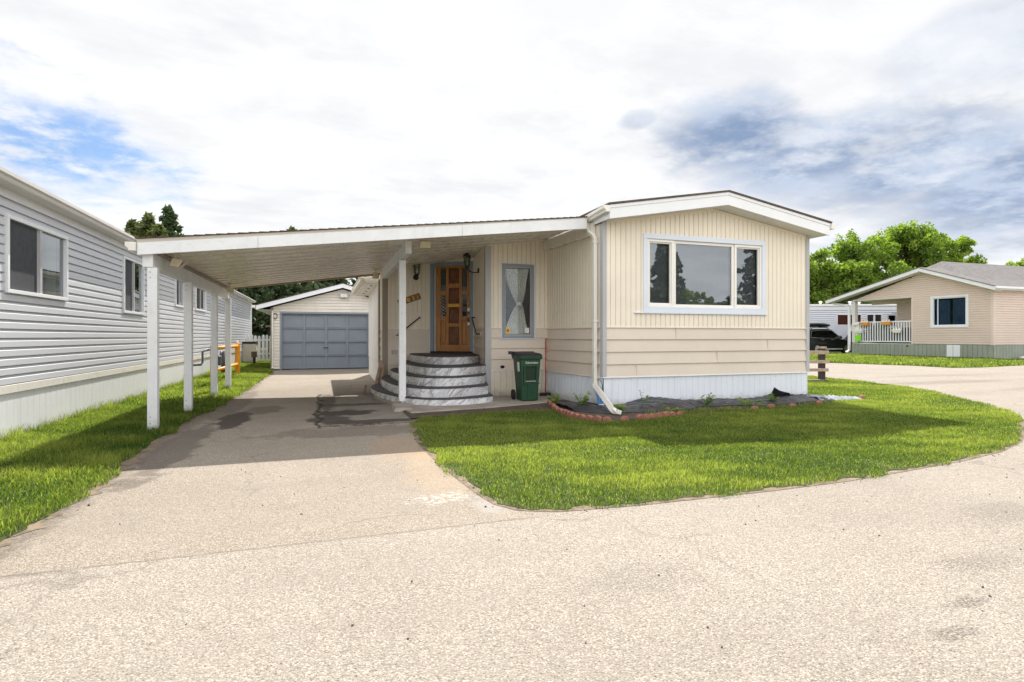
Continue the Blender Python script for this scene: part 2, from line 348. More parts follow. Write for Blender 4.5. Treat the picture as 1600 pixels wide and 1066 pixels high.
        cr = n.math('MULTIPLY', cr, n.math('MULTIPLY', n.ramp(sp.outputs[1], 7.6, 7.8), n.ramp(sp.outputs[1], 12.4, 12.0)))
        cr2 = n.ramp(n.math('ABSOLUTE', n.math('SUBTRACT', n.math('ADD', sp.outputs[1], n.math('MULTIPLY', rag2, 0.9)), 8.28)), 0.06, 0.015)
        cr2 = n.math('MULTIPLY', cr2, n.ramp(sp.outputs[0], -0.1, 0.05))
        crk = n.math('MAXIMUM', cr, cr2)
        # broken edge along the left lawn
        ed = n.ramp(n.math('ADD', sp.outputs[0], n.math('MULTIPLY', rag2, 0.35)), -1.37, -1.52)
        c = n.mix(n.math('MULTIPLY', n.math('MULTIPLY', ed, n.ramp(fine, 0.35, 0.6, 0.3, 1.0)), 0.85), c, (0.15, 0.125, 0.10))
        c = n.mix(n.math('MULTIPLY', crk, 0.9), c, (0.04, 0.033, 0.028))
        h = n.math('SUBTRACT', h, n.math('MULTIPLY', crk, 1.5))
    else:
        joint = n.math('ABSOLUTE', n.math('SUBTRACT', n.math('ADD', sp.outputs[1], n.math('MULTIPLY', n.math('SUBTRACT', rag2, 0.5), 0.10)), 3.46))
        jm = n.math('MULTIPLY', n.ramp(joint, 0.034, 0.012), n.ramp(sp.outputs[0], 1.5, 1.2))
        c = n.mix(n.math('MULTIPLY', jm, n.ramp(rag2, 0.35, 0.6, 0.85, 0.4)), c, (0.14, 0.115, 0.095))
        for (cx, cy, rx, ry, k) in ((2.42, 1.56, .13, .05, .55), (2.75, 1.72, .14, .04, .6), (3.3, 2.0, .3, .12, .3), (1.5, 2.4, .3, .2, .25), (4.5, 2.5, .5, .2, .3), (17.5, 8.2, 3.0, 0.55, .5), (15.5, 10.2, 2.5, .4, .45), (20, 7.0, 3, .5, .5), (18, 12, 3, .4, .35)):
            c = n.mix(n.math('MULTIPLY', gblob(n, pos, cx, cy, rx, ry, 1.9, rag2), n.math('MULTIPLY', n.ramp(sn, 0.38, 0.60), k * 1.5)), c, (0.13, 0.115, 0.10))
    n.put(b.inputs['Base Color'], c); b.inputs['Roughness'].default_value = 0.9; b.inputs['Specular IOR Level'].default_value = 0.25
    bp = n.new('ShaderNodeBump'); bp.inputs['Strength'].default_value = 0.75; bp.inputs['Distance'].default_value = 0.010
    n.put(bp.inputs['Height'], h); n.l.new(bp.outputs[0], b.inputs['Normal'])
m_asphalt('drive', (0.345, 0.298, 0.246), (0.298, 0.256, 0.210), True)
m_asphalt('road', (0.365, 0.322, 0.275), (0.32, 0.28, 0.238), False)

def m_turf():
    m = bpy.data.materials.new('turf'); m.use_nodes = True; MATS['turf'] = m; n = NT(m.node_tree)
    g = n.new('ShaderNodeNewGeometry'); pos = g.outputs['Position']
    b = n.new('ShaderNodeBsdfPrincipled'); o = n.new('ShaderNodeOutputMaterial'); n.l.new(b.outputs[0], o.inputs[0])
    c = n.mix(n.ramp(n.noise(pos, 14, 6, 0.7), 0.35, 0.65), (0.045, 0.08, 0.012), (0.12, 0.14, 0.035))
    c = n.mix(n.ramp(n.noise(pos, 1.2, 4, 0.6), 0.45, 0.7), c, (0.13, 0.15, 0.045))
    n.put(b.inputs['Base Color'], c); b.inputs['Roughness'].default_value = 1.0
    bp = n.new('ShaderNodeBump'); bp.inputs['Strength'].default_value = 1; bp.inputs['Distance'].default_value = 0.03
    n.put(bp.inputs['Height'], n.noise(pos, 60, 5, 0.8)); n.l.new(bp.outputs[0], b.inputs['Normal'])
m_turf()
M = MATS

# ------------------------------------------------------------------ mesh helpers
def wloc(o):
    v = Vector((0, 0, 0))
    while o is not None: v += o.location; o = o.parent
    return v

class MB:
    def __init__(s): s.v = []; s.f = []
    def face(s, pts):
        i = len(s.v); s.v += [tuple(p) for p in pts]; s.f.append(tuple(range(i, i + len(pts)))); return s
    def box(s, x0, x1, y0, y1, z0, z1): return s.obox((x0, y0), (1, 0), x1 - x0, 0, y1 - y0, z0, z1)
    def obox(s, o, d, ln, n0, n1, z0, z1, s0=0.0):
        """box along direction d from origin o (plan); n0..n1 across (left-hand normal), z0..z1 up"""
        dx, dy = d; L = math.hypot(dx, dy); dx /= L; dy /= L; nx, ny = -dy, dx
        c = lambda a, b, z: (o[0] + dx * a + nx * b, o[1] + dy * a + ny * b, z)
        i = len(s.v)
        s.v += [c(s0, n0, z0), c(s0 + ln, n0, z0), c(s0 + ln, n1, z0), c(s0, n1, z0), c(s0, n0, z1), c(s0 + ln, n0, z1), c(s0 + ln, n1, z1), c(s0, n1, z1)]
        s.f += [(i, i + 3, i + 2, i + 1), (i + 4, i + 5, i + 6, i + 7), (i, i + 1, i + 5, i + 4), (i + 1, i + 2, i + 6, i + 5), (i + 2, i + 3, i + 7, i + 6), (i + 3, i, i + 4, i + 7)]
        return s
    def hexa(s, p):
        """eight corners: bottom ring 0-3, top ring 4-7"""
        i = len(s.v); s.v += [tuple(q) for q in p]
        s.f += [(i, i + 3, i + 2, i + 1), (i + 4, i + 5, i + 6, i + 7), (i, i + 1, i + 5, i + 4), (i + 1, i + 2, i + 6, i + 5), (i + 2, i + 3, i + 7, i + 6), (i + 3, i, i + 4, i + 7)]
        return s
    def prism(s, poly, a, b):
        """extrude a closed polygon given as function results: a, b = lists of 3D points of the two ends"""
        i = len(s.v); n = len(a); s.v += [tuple(q) for q in a] + [tuple(q) for q in b]
        s.f.append(tuple(range(i + n - 1, i - 1, -1))); s.f.append(tuple(range(i + n, i + 2 * n)))
        for k in range(n):
            k2 = (k + 1) % n; s.f.append((i + k, i + k2, i + n + k2, i + n + k))
        return s
    def slab(s, poly, z0, z1):
        return s.prism(None, [(x, y, z0) for x, y in poly], [(x, y, z1) for x, y in poly])
    def tube(s, path, r, seg=8, cap=True):
        P = [Vector(p) for p in path]; n = len(P); rs = r if isinstance(r, (list, tuple)) else [r] * n
        rings = []
        up = Vector((0, 0, 1))
        for k in range(n):
            t = (P[min(k + 1, n - 1)] - P[max(k - 1, 0)]).normalized()
            a = t.cross(up)
            if a.length < 0.05: a = t.cross(Vector((1, 0, 0)))
            a.normalize(); b = t.cross(a).normalized()
            i = len(s.v)
            for q in range(seg):
                an = 2 * math.pi * q / seg; s.v.append(tuple(P[k] + (a * math.cos(an) + b * math.sin(an)) * rs[k]))
            rings.append(i)
        for k in range(n - 1):
            for q in range(seg):
                q2 = (q + 1) % seg; s.f.append((rings[k] + q, rings[k] + q2, rings[k + 1] + q2, rings[k + 1] + q))
        if cap:
            s.f.append(tuple(rings[0] + q for q in range(seg - 1, -1, -1))); s.f.append(tuple(rings[-1] + q for q in range(seg)))
        return s
    def lathe(s, c, prof, seg=16, axis='z'):
        rings = []
        for (r, h) in prof:
            i = len(s.v)
            for q in range(seg):
                an = 2 * math.pi * q / seg; a, b = r * math.cos(an), r * math.sin(an)
                s.v.append({'z': (c[0] + a, c[1] + b, c[2] + h), 'x': (c[0] + h, c[1] + a, c[2] + b), 'y': (c[0] + b, c[1] + h, c[2] + a)}[axis])
            rings.append(i)
        for k in range(len(prof) - 1):
            for q in range(seg):
                q2 = (q + 1) % seg; s.f.append((rings[k] + q, rings[k] + q2, rings[k + 1] + q2, rings[k + 1] + q))
        s.f.append(tuple(rings[0] + q for q in range(seg - 1, -1, -1))); s.f.append(tuple(rings[-1] + q for q in range(seg)))
        return s
    def each(s, name, m, parent=None, **kw):
        """build every loose piece as an object of its own"""
        par = list(range(len(s.v)))
        def find(a):
            while par[a] != a: par[a] = par[par[a]]; a = par[a]
            return a
        for f in s.f:
            for k in f[1:]: par[find(k)] = find(f[0])
        gr = {}
        for f in s.f: gr.setdefault(find(f[0]), []).append(f)
        out = []
        for fs_ in gr.values():
            ids = sorted({k for f in fs_ for k in f}); mp = {k: i for i, k in enumerate(ids)}
            q = MB(); q.v = [s.v[k] for k in ids]; q.f = [tuple(mp[k] for k in f) for f in fs_]
            out.append(q.build(name, m, parent, **kw))
        return out
    def build(s, name, m, parent=None, bevel=0.0, smooth=False, fixn=True):
        me = bpy.data.meshes.new(name)
        if parent is not None: off = wloc(parent)
        else:
            a = np.array(s.v); off = Vector(((a[:, 0].min() + a[:, 0].max()) / 2, (a[:, 1].min() + a[:, 1].max()) / 2, a[:, 2].min()))
        me.from_pydata([(x - off.x, y - off.y, z - off.z) for x, y, z in s.v], [], s.f)
        if fixn:
            bm = bmesh.new(); bm.from_mesh(me); bmesh.ops.recalc_face_normals(bm, faces=bm.faces); bm.to_mesh(me); bm.free()
        me.materials.append(M[m])
        if smooth:
            for p in me.polygons: p.use_smooth = True
        o = bpy.data.objects.new(name, me); COL.objects.link(o)
        if parent is not None: o.parent = parent
        else: o.location = off
        if bevel:
            b = o.modifiers.new('bevel', 'BEVEL'); b.width = bevel; b.segments = 2; b.limit_method = 'ANGLE'; b.angle_limit = math.radians(35)
            b.harden_normals = False
        return o

def thing(name, label, cat, loc=(0, 0, 0), group=None):
    o = bpy.data.objects.new(name, None); COL.objects.link(o); o.location = loc; o.empty_display_size = 0.2
    return tag(o, label, cat, group)
def tag(o, label, cat, group=None, kind=None):
    o['label'] = label; o['category'] = cat
    if group: o['group'] = group
    if kind: o['kind'] = kind
    return o
def structure(o, label=None):
    o['kind'] = 'structure'
    if label: o['label'] = label
    return o
def copy_tree(o, parent=None):
    c = o.copy(); COL.objects.link(c); c.parent = parent
    for ch in list(o.children): copy_tree(ch, c)
    return c

class Wall:
    """a vertical wall plane: origin, direction of s, outward normal on the RIGHT of the direction"""
    def __init__(s, a, b):
        s.a = a; s.L = math.hypot(b[0] - a[0], b[1] - a[1]); s.d = ((b[0] - a[0]) / s.L, (b[1] - a[1]) / s.L); s.n = (s.d[1], -s.d[0])
    def p(s, u, off, z): return (s.a[0] + s.d[0] * u + s.n[0] * off, s.a[1] + s.d[1] * u + s.n[1] * off, z)
    def box(s, mb, s0, s1, z0, z1, o0, o1):
        return mb.hexa([s.p(s0, o0, z0), s.p(s1, o0, z0), s.p(s1, o1, z0), s.p(s0, o1, z0), s.p(s0, o0, z1), s.p(s1, o0, z1), s.p(s1, o1, z1), s.p(s0, o1, z1)])

def cells(s0, s1, z0, z1, openings):
    """rectangles of the wall left over round the openings (s0,s1,z0,z1)"""
    out = [(s0, s1, z0, z1)]
    for (a, b, c, d) in openings:
        nxt = []
        for (p, q, r, t) in out:
            if b <= p or a >= q or d <= r or c >= t: nxt.append((p, q, r, t)); continue
            if a > p: nxt.append((p, a, r, t))
            if b < q: nxt.append((b, q, r, t))
            lo, hi = max(p, a), min(q, b)
            if c > r: nxt.append((lo, hi, r, c))
            if d < t: nxt.append((lo, hi, d, t))
        out = nxt
    return out

def laps(mb, W, s0, s1, z0, z1, pitch, zref, depth=0.014, openings=(), zt=None, gap=0.005, dutch=False):
    """horizontal lap siding; zt(s) = sloping top given as (slo(z), shi(z))"""
    for (a, b, c, d) in cells(s0, s1, z0, z1, openings):
        k = math.floor((c - zref) / pitch)
        while zref + k * pitch < d - 1e-6:
            lz, hz = zref + k * pitch, zref + (k + 1) * pitch
            prof = [(0.0, -0.006), (gap, -0.006), (gap, depth)]
            prof += [(pitch * 0.70, depth * 0.92), (pitch * 0.80, depth * 0.35), (pitch, 0.0)] if dutch else [(pitch, 0.002)]
            for (u0, o0), (u1, o1) in zip(prof[:-1], prof[1:]):
                p, q = max(lz + u0, c), min(lz + u1, d)
                if q < p or (u1 > u0 and q - p < 1e-5) or (u1 == u0 and not (c <= lz + u0 < d)): continue
                off = (lambda z: o0 + (o1 - o0) * (z - lz - u0) / (u1 - u0)) if u1 > u0 else None
                op, oq = (off(p), off(q)) if off else (o0, o1)
                a0, b0, a1, b1 = a, b, a, b
                if zt: a0, b0, a1, b1 = max(a, zt[0](p)), min(b, zt[1](p)), max(a, zt[0](q)), min(b, zt[1](q))
                if b0 > a0 and b1 >= a1: mb.face([W.p(a0, op, p), W.p(b0, op, p), W.p(b1, oq, q), W.p(a1, oq, q)])
            k += 1
    return mb

def boards(mb, W, s0, s1, z0, z1, pitch, sref, groove=0.013, depth=0.015, openings=(), zt=None):
    """vertical boards with grooves between; zt(s) = top height where it slopes"""
    for (a, b, c, d) in cells(s0, s1, z0, z1, openings):
        k = math.floor((a - sref) / pitch)
        while sref + k * pitch < b - 1e-6:
            g0 = sref + k * pitch; g1 = g0 + groove; e = g0 + pitch
            prof = [(g0, depth), (g0 + 0.002, 0.0), (g1 - 0.002, 0.0), (g1, depth), (e, depth)]
            for (u0, o0), (u1, o1) in zip(prof[:-1], prof[1:]):
                p, q = max(u0, a), min(u1, b)
                if q - p < 1e-5: continue
                t0, t1 = d, d
                if zt: t0, t1 = min(d, zt(p)), min(d, zt(q))
                if t0 <= c or t1 <= c: continue
                f = lambda u: o0 + (o1 - o0) * (u - u0) / (u1 - u0)
                mb.face([W.p(p, f(p), c), W.p(q, f(q), c), W.p(q, f(q), t1), W.p(p, f(p), t0)])
            k += 1
    return mb

def frame(mb, W, s0, s1, z0, z1, t, o0, o1, tb=None):
    """rectangular frame of bar width t, butted corners"""
    tb = tb or t
    W.box(mb, s0, s1, z1 - t, z1, o0, o1); W.box(mb, s0, s1, z0, z0 + tb, o0, o1)
    W.box(mb, s0, s0 + t, z0 + tb, z1 - t, o0, o1); W.box(mb, s1 - t, s1, z0 + tb, z1 - t, o0, o1)
    return mb

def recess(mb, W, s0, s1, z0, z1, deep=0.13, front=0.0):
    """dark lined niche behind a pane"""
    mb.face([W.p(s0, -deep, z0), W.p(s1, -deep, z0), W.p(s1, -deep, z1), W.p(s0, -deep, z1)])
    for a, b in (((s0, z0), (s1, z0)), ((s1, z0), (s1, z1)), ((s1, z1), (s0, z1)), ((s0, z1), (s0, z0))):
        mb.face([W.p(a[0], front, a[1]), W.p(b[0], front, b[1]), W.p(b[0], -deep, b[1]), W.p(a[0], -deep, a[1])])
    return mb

def numpy_mesh(name, V, F, m, tint=None, parent=None, loc=(0, 0, 0)):
    """V (n,3), F (k,3 or 4) -> mesh object, fast"""
    me = bpy.data.meshes.new(name); k, c = F.shape
    me.vertices.add(len(V)); me.vertices.foreach_set('co', V.astype(np.float32).ravel())
    me.loops.add(k * c); me.loops.foreach_set('vertex_index', F.astype(np.int32).ravel())
    me.polygons.add(k); me.polygons.foreach_set('loop_start', np.arange(0, k * c, c, dtype=np.int32)); me.polygons.foreach_set('loop_total', np.full(k, c, dtype=np.int32))
    if tint is not None:
        a = me.attributes.new('tint', 'FLOAT', 'POINT'); a.data.foreach_set('value', tint.astype(np.float32))
    me.materials.append(M[m]); me.update(); me.validate()
    o = bpy.data.objects.new(name, me); COL.objects.link(o)
    if parent is not None: o.parent = parent
    else: o.location = loc
    return o

def text_obj(name, txt, size, m, parent, loc, rot, extrude=0.004, spacing=1.0):
    cu = bpy.data.curves.new(name, 'FONT'); cu.body = txt; cu.size = size; cu.extrude = extrude; cu.space_character = spacing; cu.align_x = 'CENTER'
    tmp = bpy.data.objects.new(name + '_tmp', cu); COL.objects.link(tmp)
    dg = bpy.context.evaluated_depsgraph_get(); me = bpy.data.meshes.new_from_object(tmp.evaluated_get(dg))
    bpy.data.objects.remove(tmp); me.materials.clear(); me.materials.append(M[m])
    o = bpy.data.objects.new(name, me); COL.objects.link(o); o.parent = parent
    o.location = Vector(loc) - wloc(parent); o.rotation_euler = rot
    return o

# ------------------------------------------------------------------ ground, roads, lawns
rng = np.random.default_rng(7); random.seed(7)
def sheet(name, poly, z, m):
    mb = MB(); mb.face([(x, y, z) for x, y in poly]); o = mb.build(name, m, fixn=False)
    return structure(o)
def rough(poly, step=0.07, amp=0.028, seed=4):
    """the same outline with a nibbled rim"""
    r = random.Random(seed); out = []
    for (a, b), (c, d) in zip(poly, poly[1:] + poly[:1]):
        L = math.hypot(c - a, d - b); n_ = max(1, int(L / step)) if L < 7 else 1; nx_, ny_ = (d - b) / L, -(c - a) / L
        for k in range(n_):
            f = k / n_; x, y = a + (c - a) * f, b + (d - b) * f; q = amp * (math.sin(x * 8.3 + y * 6.1) * .6 + math.sin(x * 23 - y * 17) * .5 + r.uniform(-.7, .7)) if n_ > 1 else 0
            out.append((x + nx_ * q, y + ny_ * q))
    return out
sheet('ground', [(-600, -600), (600, -600), (600, 600), (-600, 600)], -0.03, 'turf')
sheet('road', [(-60, -25), (60, -25), (60, 40), (1.45, 40), (1.45, 3.46), (-60, 3.46)], 0.0, 'road')
sheet('driveway', [(-2.6, 3.46), (1.45, 3.46), (1.45, 21.9), (-2.6, 21.9)], 0.0, 'drive')
LAWN = [(1.30, 8.10), (1.16, 7.5), (1.085, 6.791), (1.05, 6.3), (1.06, 5.799), (1.07, 5.4), (1.086, 5.036), (1.12, 4.5), (1.164, 4.033), (1.20, 3.82), (1.30, 3.66), (1.531, 3.549),
        (2.172, 3.50), (3.305, 3.492), (4.1, 3.52), (4.82, 3.60), (5.829, 3.73), (6.698, 3.90), (7.553, 4.20), (8.187, 4.52), (9.125, 5.05), (9.9, 5.5), (10.517, 6.104), (11.2, 6.8), (11.779, 7.489), (12.6, 8.7), (13.209, 9.838), (13.55, 10.9), (13.689, 12.061), (13.876, 13.075),
        (13.9, 26), (8.95, 26), (8.95, 8.4), (8.75, 7.68), (7.0, 7.42), (5.872, 7.22), (4.95, 7.16), (4.397, 7.0), (4.0, 6.93), (3.66, 6.98), (3.5, 7.22), (3.46, 7.5), (3.48, 8.0), (3.40, 8.32), (2.44, 8.36)]
LAWN_SM = list(LAWN); LAWN = rough(LAWN)
sheet('front_lawn', LAWN, 0.006, 'turf')
LAWN_L = [(-3.46, 3.2), (-1.82, 3.45), (-1.75, 4.0), (-1.75, 4.4), (-1.73, 5.3), (-1.76, 5.75), (-1.84, 7.3), (-1.81, 9.1), (-1.68, 10.7), (-1.6, 12.9), (-1.6, 19.9), (-1.72, 21.5), (-1.72, 34), (-3.46, 34)]
LAWN_LS = list(LAWN_L); LAWN_L = rough(LAWN_L, seed=9)
sheet('side_lawn', LAWN_L, 0.006, 'turf')
LAWN_R = [(21.4, 20.5), (22.9, 16.2), (22.75, 14.75), (24.0, 14.55), (27.654, 15.121), (60, 19), (60, 60), (20, 60), (19.5, 27)]
sheet('far_lawn', LAWN_R, 0.012, 'turf')
sheet('back_yard', [(-30, 34), (14.2, 34), (14.2, 60), (-30, 60)], 0.008, 'turf')
# soil along the pad, flower bed soil, concrete pad
sheet('bare_soil', [(1.22, 8.10), (2.44, 8.36), (3.40, 8.32), (3.48, 8.0), (3.46, 7.5), (3.5, 7.22), (3.66, 6.98), (4.0, 6.93), (4.397, 7.0), (4.95, 7.16), (5.87, 7.22), (7.0, 7.42), (8.75, 7.68), (8.95, 8.5), (4.3, 8.5), (4.3, 9.6), (1.2, 9.0)], 0.016, 'soil')
pad = MB(); pad.slab([(1.28, 8.62), (2.50, 8.82), (2.52, 9.9), (1.0, 11.9), (0.93, 11.0), (1.15, 9.9)], -0.02, 0.034)
pad.slab([(2.515, 8.822), (4.0, 9.28), (4.28, 10.6), (2.535, 10.6)], -0.02, 0.030)
structure(pad.build('concrete_pad', 'concrete', bevel=0.008))

def fringe(name, poly, z, m, w0, w1, seed, step=0.03):
    """ragged strip of bare earth along a lawn edge"""
    r = random.Random(seed); mb = MB(); prev = None
    for (a, b), (c, d) in zip(poly[:-1], poly[1:]):
        L = math.hypot(c - a, d - b); n_ = max(1, int(L / step)); nx_, ny_ = (d - b) / L, -(c - a) / L
        for k in range(n_):
            f = k / n_; x, y = a + (c - a) * f, b + (d - b) * f
            q = max(-.03, w1 * (0.45 + 0.55 * math.sin(x * 5.1 + y * 4.3) * math.sin(x * 1.7 - y * 2.9) + 0.35 * math.sin(x * 19 + y * 23)) + w0 * r.uniform(-1, 1))
            cur = [(x - nx_ * .05, y - ny_ * .05), (x + nx_ * q, y + ny_ * q)]
            if prev: mb.face([(*prev[0], z), (*prev[1], z), (*cur[1], z), (*cur[0], z)])
            prev = cur
    return structure(mb.build(name, m, fixn=False))
fringe('lawn_edge', LAWN_SM[:18][::-1], 0.003, 'soil_light', 0.02, 0.13, 1)
fringe('lawn_edge', LAWN_SM[17:24][::-1], 0.003, 'soil_light', 0.02, 0.10, 2)
fringe('lawn_edge', LAWN_LS[1:11], 0.003, 'soil_light', 0.02, 0.12, 3)
def in_poly(X, Y, poly):
    ins = np.zeros(len(X), bool); j = len(poly) - 1
    for i in range(len(poly)):
        xi, yi = poly[i]; xj, yj = poly[j]
        c = ((yi > Y) != (yj > Y)) & (X < (xj - xi) * (Y - yi) / (yj - yi + 1e-12) + xi)
        ins ^= c; j = i
    return ins
def edge_dist(X, Y, poly):
    d = np.full(len(X), 9.0)
    for (a, b), (c, e) in zip(poly, poly[1:] + poly[:1]):
        L2 = (c - a) ** 2 + (e - b) ** 2 + 1e-9
        t = np.clip(((X - a) * (c - a) + (Y - b) * (e - b)) / L2, 0, 1)
        d = np.minimum(d, np.hypot(X - a - t * (c - a), Y - b - t * (e - b)))
    return d
def snoise(X, Y, s, seed):
    r = np.random.default_rng(seed); out = 0
    for k in range(7):
        a = r.uniform(0, 6.28); f = s * r.uniform(0.5, 2.2); out = out + np.sin((X * math.cos(a) + Y * math.sin(a)) * f + r.uniform(0, 6.28)) / 7 ** 0.5
    return out
def grass(name, poly, bbox, dens, h, wid, label, margin=0.0, dead=0.05):
    x0, x1, y0, y1 = bbox; n = int((x1 - x0) * (y1 - y0) * dens)
    X = rng.uniform(x0, x1, n); Y = rng.uniform(y0, y1, n)
    X0, Y0 = X.copy(), Y.copy()
    ed = edge_dist(X0, Y0, poly); k = in_poly(X0, Y0, poly) | (ed < margin * (0.5 + 0.9 * snoise(X0, Y0, 9, 3)))
    sparse = np.clip(ed / 0.10 + 0.45 + 0.4 * snoise(X0, Y0, 6, 5), 0.2, 1); k &= rng.random(n) < sparse
    k &= ~((X > 4.484) & (X < 8.95) & (Y > 7.9) & (Y < 26))
    X, Y = X[k], Y[k]; n = len(X); a = rng.uniform(0, 2 * math.pi, n)
    pn = snoise(X, Y, 2.6, 11); pf = snoise(X, Y, 11, 12)
    H = h * rng.uniform(0.55, 1.3, n) * (1 + 0.22 * pn + 0.18 * pf); W = wid * rng.uniform(0.7, 1.3, n)
    lean = rng.uniform(0.15, 0.9, n) * H; la = rng.uniform(0, 2 * math.pi, n)
    cx, sx = np.cos(a) * W / 2, np.sin(a) * W / 2; lx, ly = np.cos(la) * lean, np.sin(la) * lean
    V = np.empty((n, 5, 3)); z0 = 0.008
    V[:, 0] = np.stack([X - cx, Y - sx, np.full(n, z0)], 1); V[:, 1] = np.stack([X + cx, Y + sx, np.full(n, z0)], 1)
    mx, my = X + lx * 0.35, Y + ly * 0.35
    V[:, 2] = np.stack([mx + cx * 0.8, my + sx * 0.8, z0 + H * 0.6], 1); V[:, 3] = np.stack([mx - cx * 0.8, my - sx * 0.8, z0 + H * 0.6], 1)
    V[:, 4] = np.stack([X + lx, Y + ly, z0 + H * (1.05 - 0.35 * lean / H)], 1)
    b = np.arange(n) * 5
    F = np.concatenate([np.stack([b, b + 1, b + 2], 1), np.stack([b, b + 2, b + 3], 1), np.stack([b + 3, b + 2, b + 4], 1)])
    pl_ = snoise(X, Y, 1.1, 21); t = np.clip(0.38 + 0.16 * pn + 0.15 * pf + 0.10 * pl_ + rng.normal(0, 0.24, n), 0, 1); t[rng.random(n) < dead * np.clip(1 + 1.3 * pn * pf + pl_, .2, 3)] = 1.35
    o = numpy_mesh(name, V.reshape(-1, 3), F, 'grass_blade', np.repeat(t, 5))
    return tag(o, label, 'grass', kind='stuff')
grass('grass', LAWN, (1.0, 9.6, 3.4, 8.4), 6800, 0.031, 0.0048, 'thick mown grass of the rounded front lawn', 0.055, 0.15)
grass('grass', LAWN, (9.6, 13.9, 4.9, 14.0), 2600, 0.036, 0.008, 'mown grass on the right end of the front lawn beside the house', 0.055, 0.12)
grass('grass', LAWN_L, (-3.44, -1.6, 3.2, 11.0), 5200, 0.062, 0.0055, 'longer bright grass between the blue trailer and driveway', 0.055, 0.03)
grass('grass', LAWN_L, (-3.44, -1.55, 11.0, 30.0), 1500, 0.065, 0.010, 'grass strip running back to the white picket fence', 0.03, 0.04)
grass('grass', LAWN_R, (21.0, 33.0, 14.4, 28.5), 260, 0.10, 0.030, 'grass verge in front of the pinkish neighbouring house', 0.05, 0.03)

grass('grass', [(-3.44, 3), (-3.30, 3), (-3.33, 12), (-3.30, 30), (-3.44, 30)], (-3.44, -3.28, 3.2, 30), 1500, 0.13, 0.006, 'uncut taller grass along the foot of the blue trailer skirting', 0.02, 0.05)
for px_, py_ in ((-2.01, 8.03), (-2.01, 9.95), (-2.01, 12.15), (-2.01, 13.83)):
    q_ = .13; grass('grass', [(px_ - q_, py_ - q_), (px_ + q_, py_ - q_), (px_ + q_, py_ + q_), (px_ - q_, py_ + q_)], (px_ - q_, px_ + q_, py_ - q_, py_ + q_), 4500, 0.10, 0.006, 'tuft of taller grass round the foot of a carport post', 0.03, 0.08)
# ------------------------------------------------------------------ the cream house
H_ = thing('mobile_home', 'cream and tan mobile home with a gabled front bay and wide picture window', 'house', (6.7, 10.5, 0))
def soff(x): return 2.27 + 0.139 * (x + 2.1)
W_front = Wall((4.484, 8.411), (8.91, 8.411)); W_side = Wall((4.32, 10.5), (4.484, 8.411)); W_right = Wall((8.91, 8.411), (8.91, 22.0))
W_porch = Wall((3.03, 10.5), (4.32, 10.5)); W_rec = Wall((3.243, 12.23), (3.03, 10.5)); W_door = Wall((2.35, 12.857), (3.243, 12.23))
W_left = Wall((1.30, 12.857), (2.35, 12.857)); W_back = Wall((1.33, 13.95), (1.30, 12.857)); W_rear = Wall((1.37, 18.25), (1.27, 13.95))
# solid cores behind the cladding
core = MB()
core.box(4.65, 8.76, 8.56, 21.9, 0.02, 3.05)
core.slab([(3.22, 10.68), (4.6, 10.68), (4.6, 13.9), (3.46, 13.9), (3.43, 12.3)], 0.02, 2.98); core.slab([(1.45, 13.02), (2.42, 13.02), (3.36, 12.36), (3.7, 12.36), (3.7, 18.0), (1.5, 18.0)], 0.02, 2.62)
core.build('core', 'dark_inside', H_)
RZ = lambda s: 3.135 + (min(s, 4.426 - s)) * 0.170          # gable line of the front wall (s from left corner)
win = (0.757, 3.401, 1.62, 2.99)
mb = MB(); boards(mb, W_front, 0.0, W_front.L, 1.357, 3.6, 0.0985, 0.02, openings=[(0.80, 3.36, 1.66, 2.95)], zt=RZ)
mb2 = boards(MB(), W_side, 0, W_side.L, 1.357, 3.12, 0.0985, 0.0)
mb.v, mb.f = mb.v, mb.f
def merge(*ms):
    r = MB()
    for m_ in ms:
        i = len(r.v); r.v += m_.v; r.f += [tuple(k + i for k in f) for f in m_.f]
    return r
mb3 = boards(MB(), W_porch, 0, W_porch.L, 1.37, 3.20, 0.0985, 0.03, openings=[(0.36, 0.95, 1.37, 2.60)], zt=lambda s: soff(3.03 + s) + 0.04)
mb4 = boards(MB(), W_rec, 0, W_rec.L, 1.37, 3.0, 0.0985, 0.03, zt=lambda s: soff(3.243 - 0.12 * s) + 0.04)
mb5 = boards(MB(), W_left, 0, W_left.L, 1.37, 3.2, 0.0985, 0.05, zt=lambda s: soff(1.26 + s) + 0.04)
mb6 = boards(MB(), W_back, 0, W_back.L, 1.37, 2.74, 0.0985, 0.0)
mb7 = MB(); W_door.box(mb7, 0, W_door.L, 2.905, 2.99, -0.02, 0.0)
mb8 = boards(MB(), W_right, 0, W_right.L, 1.357, 3.13, 0.0985, 0.0)
cl = merge(mb, mb2, mb3, mb4, mb5, mb6, mb7, mb8).build('board_cladding', 'cream', H_, fixn=False)
cl['label'] = 'cream vertical board cladding on the upper walls'
lp = MB(); PT = 0.2118
laps(lp, W_front, 0, W_front.L, 0.51, 1.35, PT, 0.51, 0.026)
laps(lp, W_side, 0, W_side.L, 0.51, 1.35, PT, 0.51, 0.026)
laps(lp, W_porch, 0, W_porch.L, 0.535, 1.362, PT, 0.535, 0.026, openings=[(0.36, 0.95, 1.22, 1.37)])
laps(lp, W_rec, 0, W_rec.L, 0.535, 1.362, PT, 0.535, 0.026); laps(lp, W_left, 0, W_left.L, 0.535, 1.362, PT, 0.535, 0.026)
laps(lp, W_back, 0, W_back.L, 0.50, 1.362, PT, 0.535, 0.026); laps(lp, W_right, 0, W_right.L, 0.51, 1.35, PT, 0.51, 0.026)
ll = lp.build('lap_siding', 'tan', H_, fixn=False); ll['label'] = 'tan wide lap siding on the lower walls'
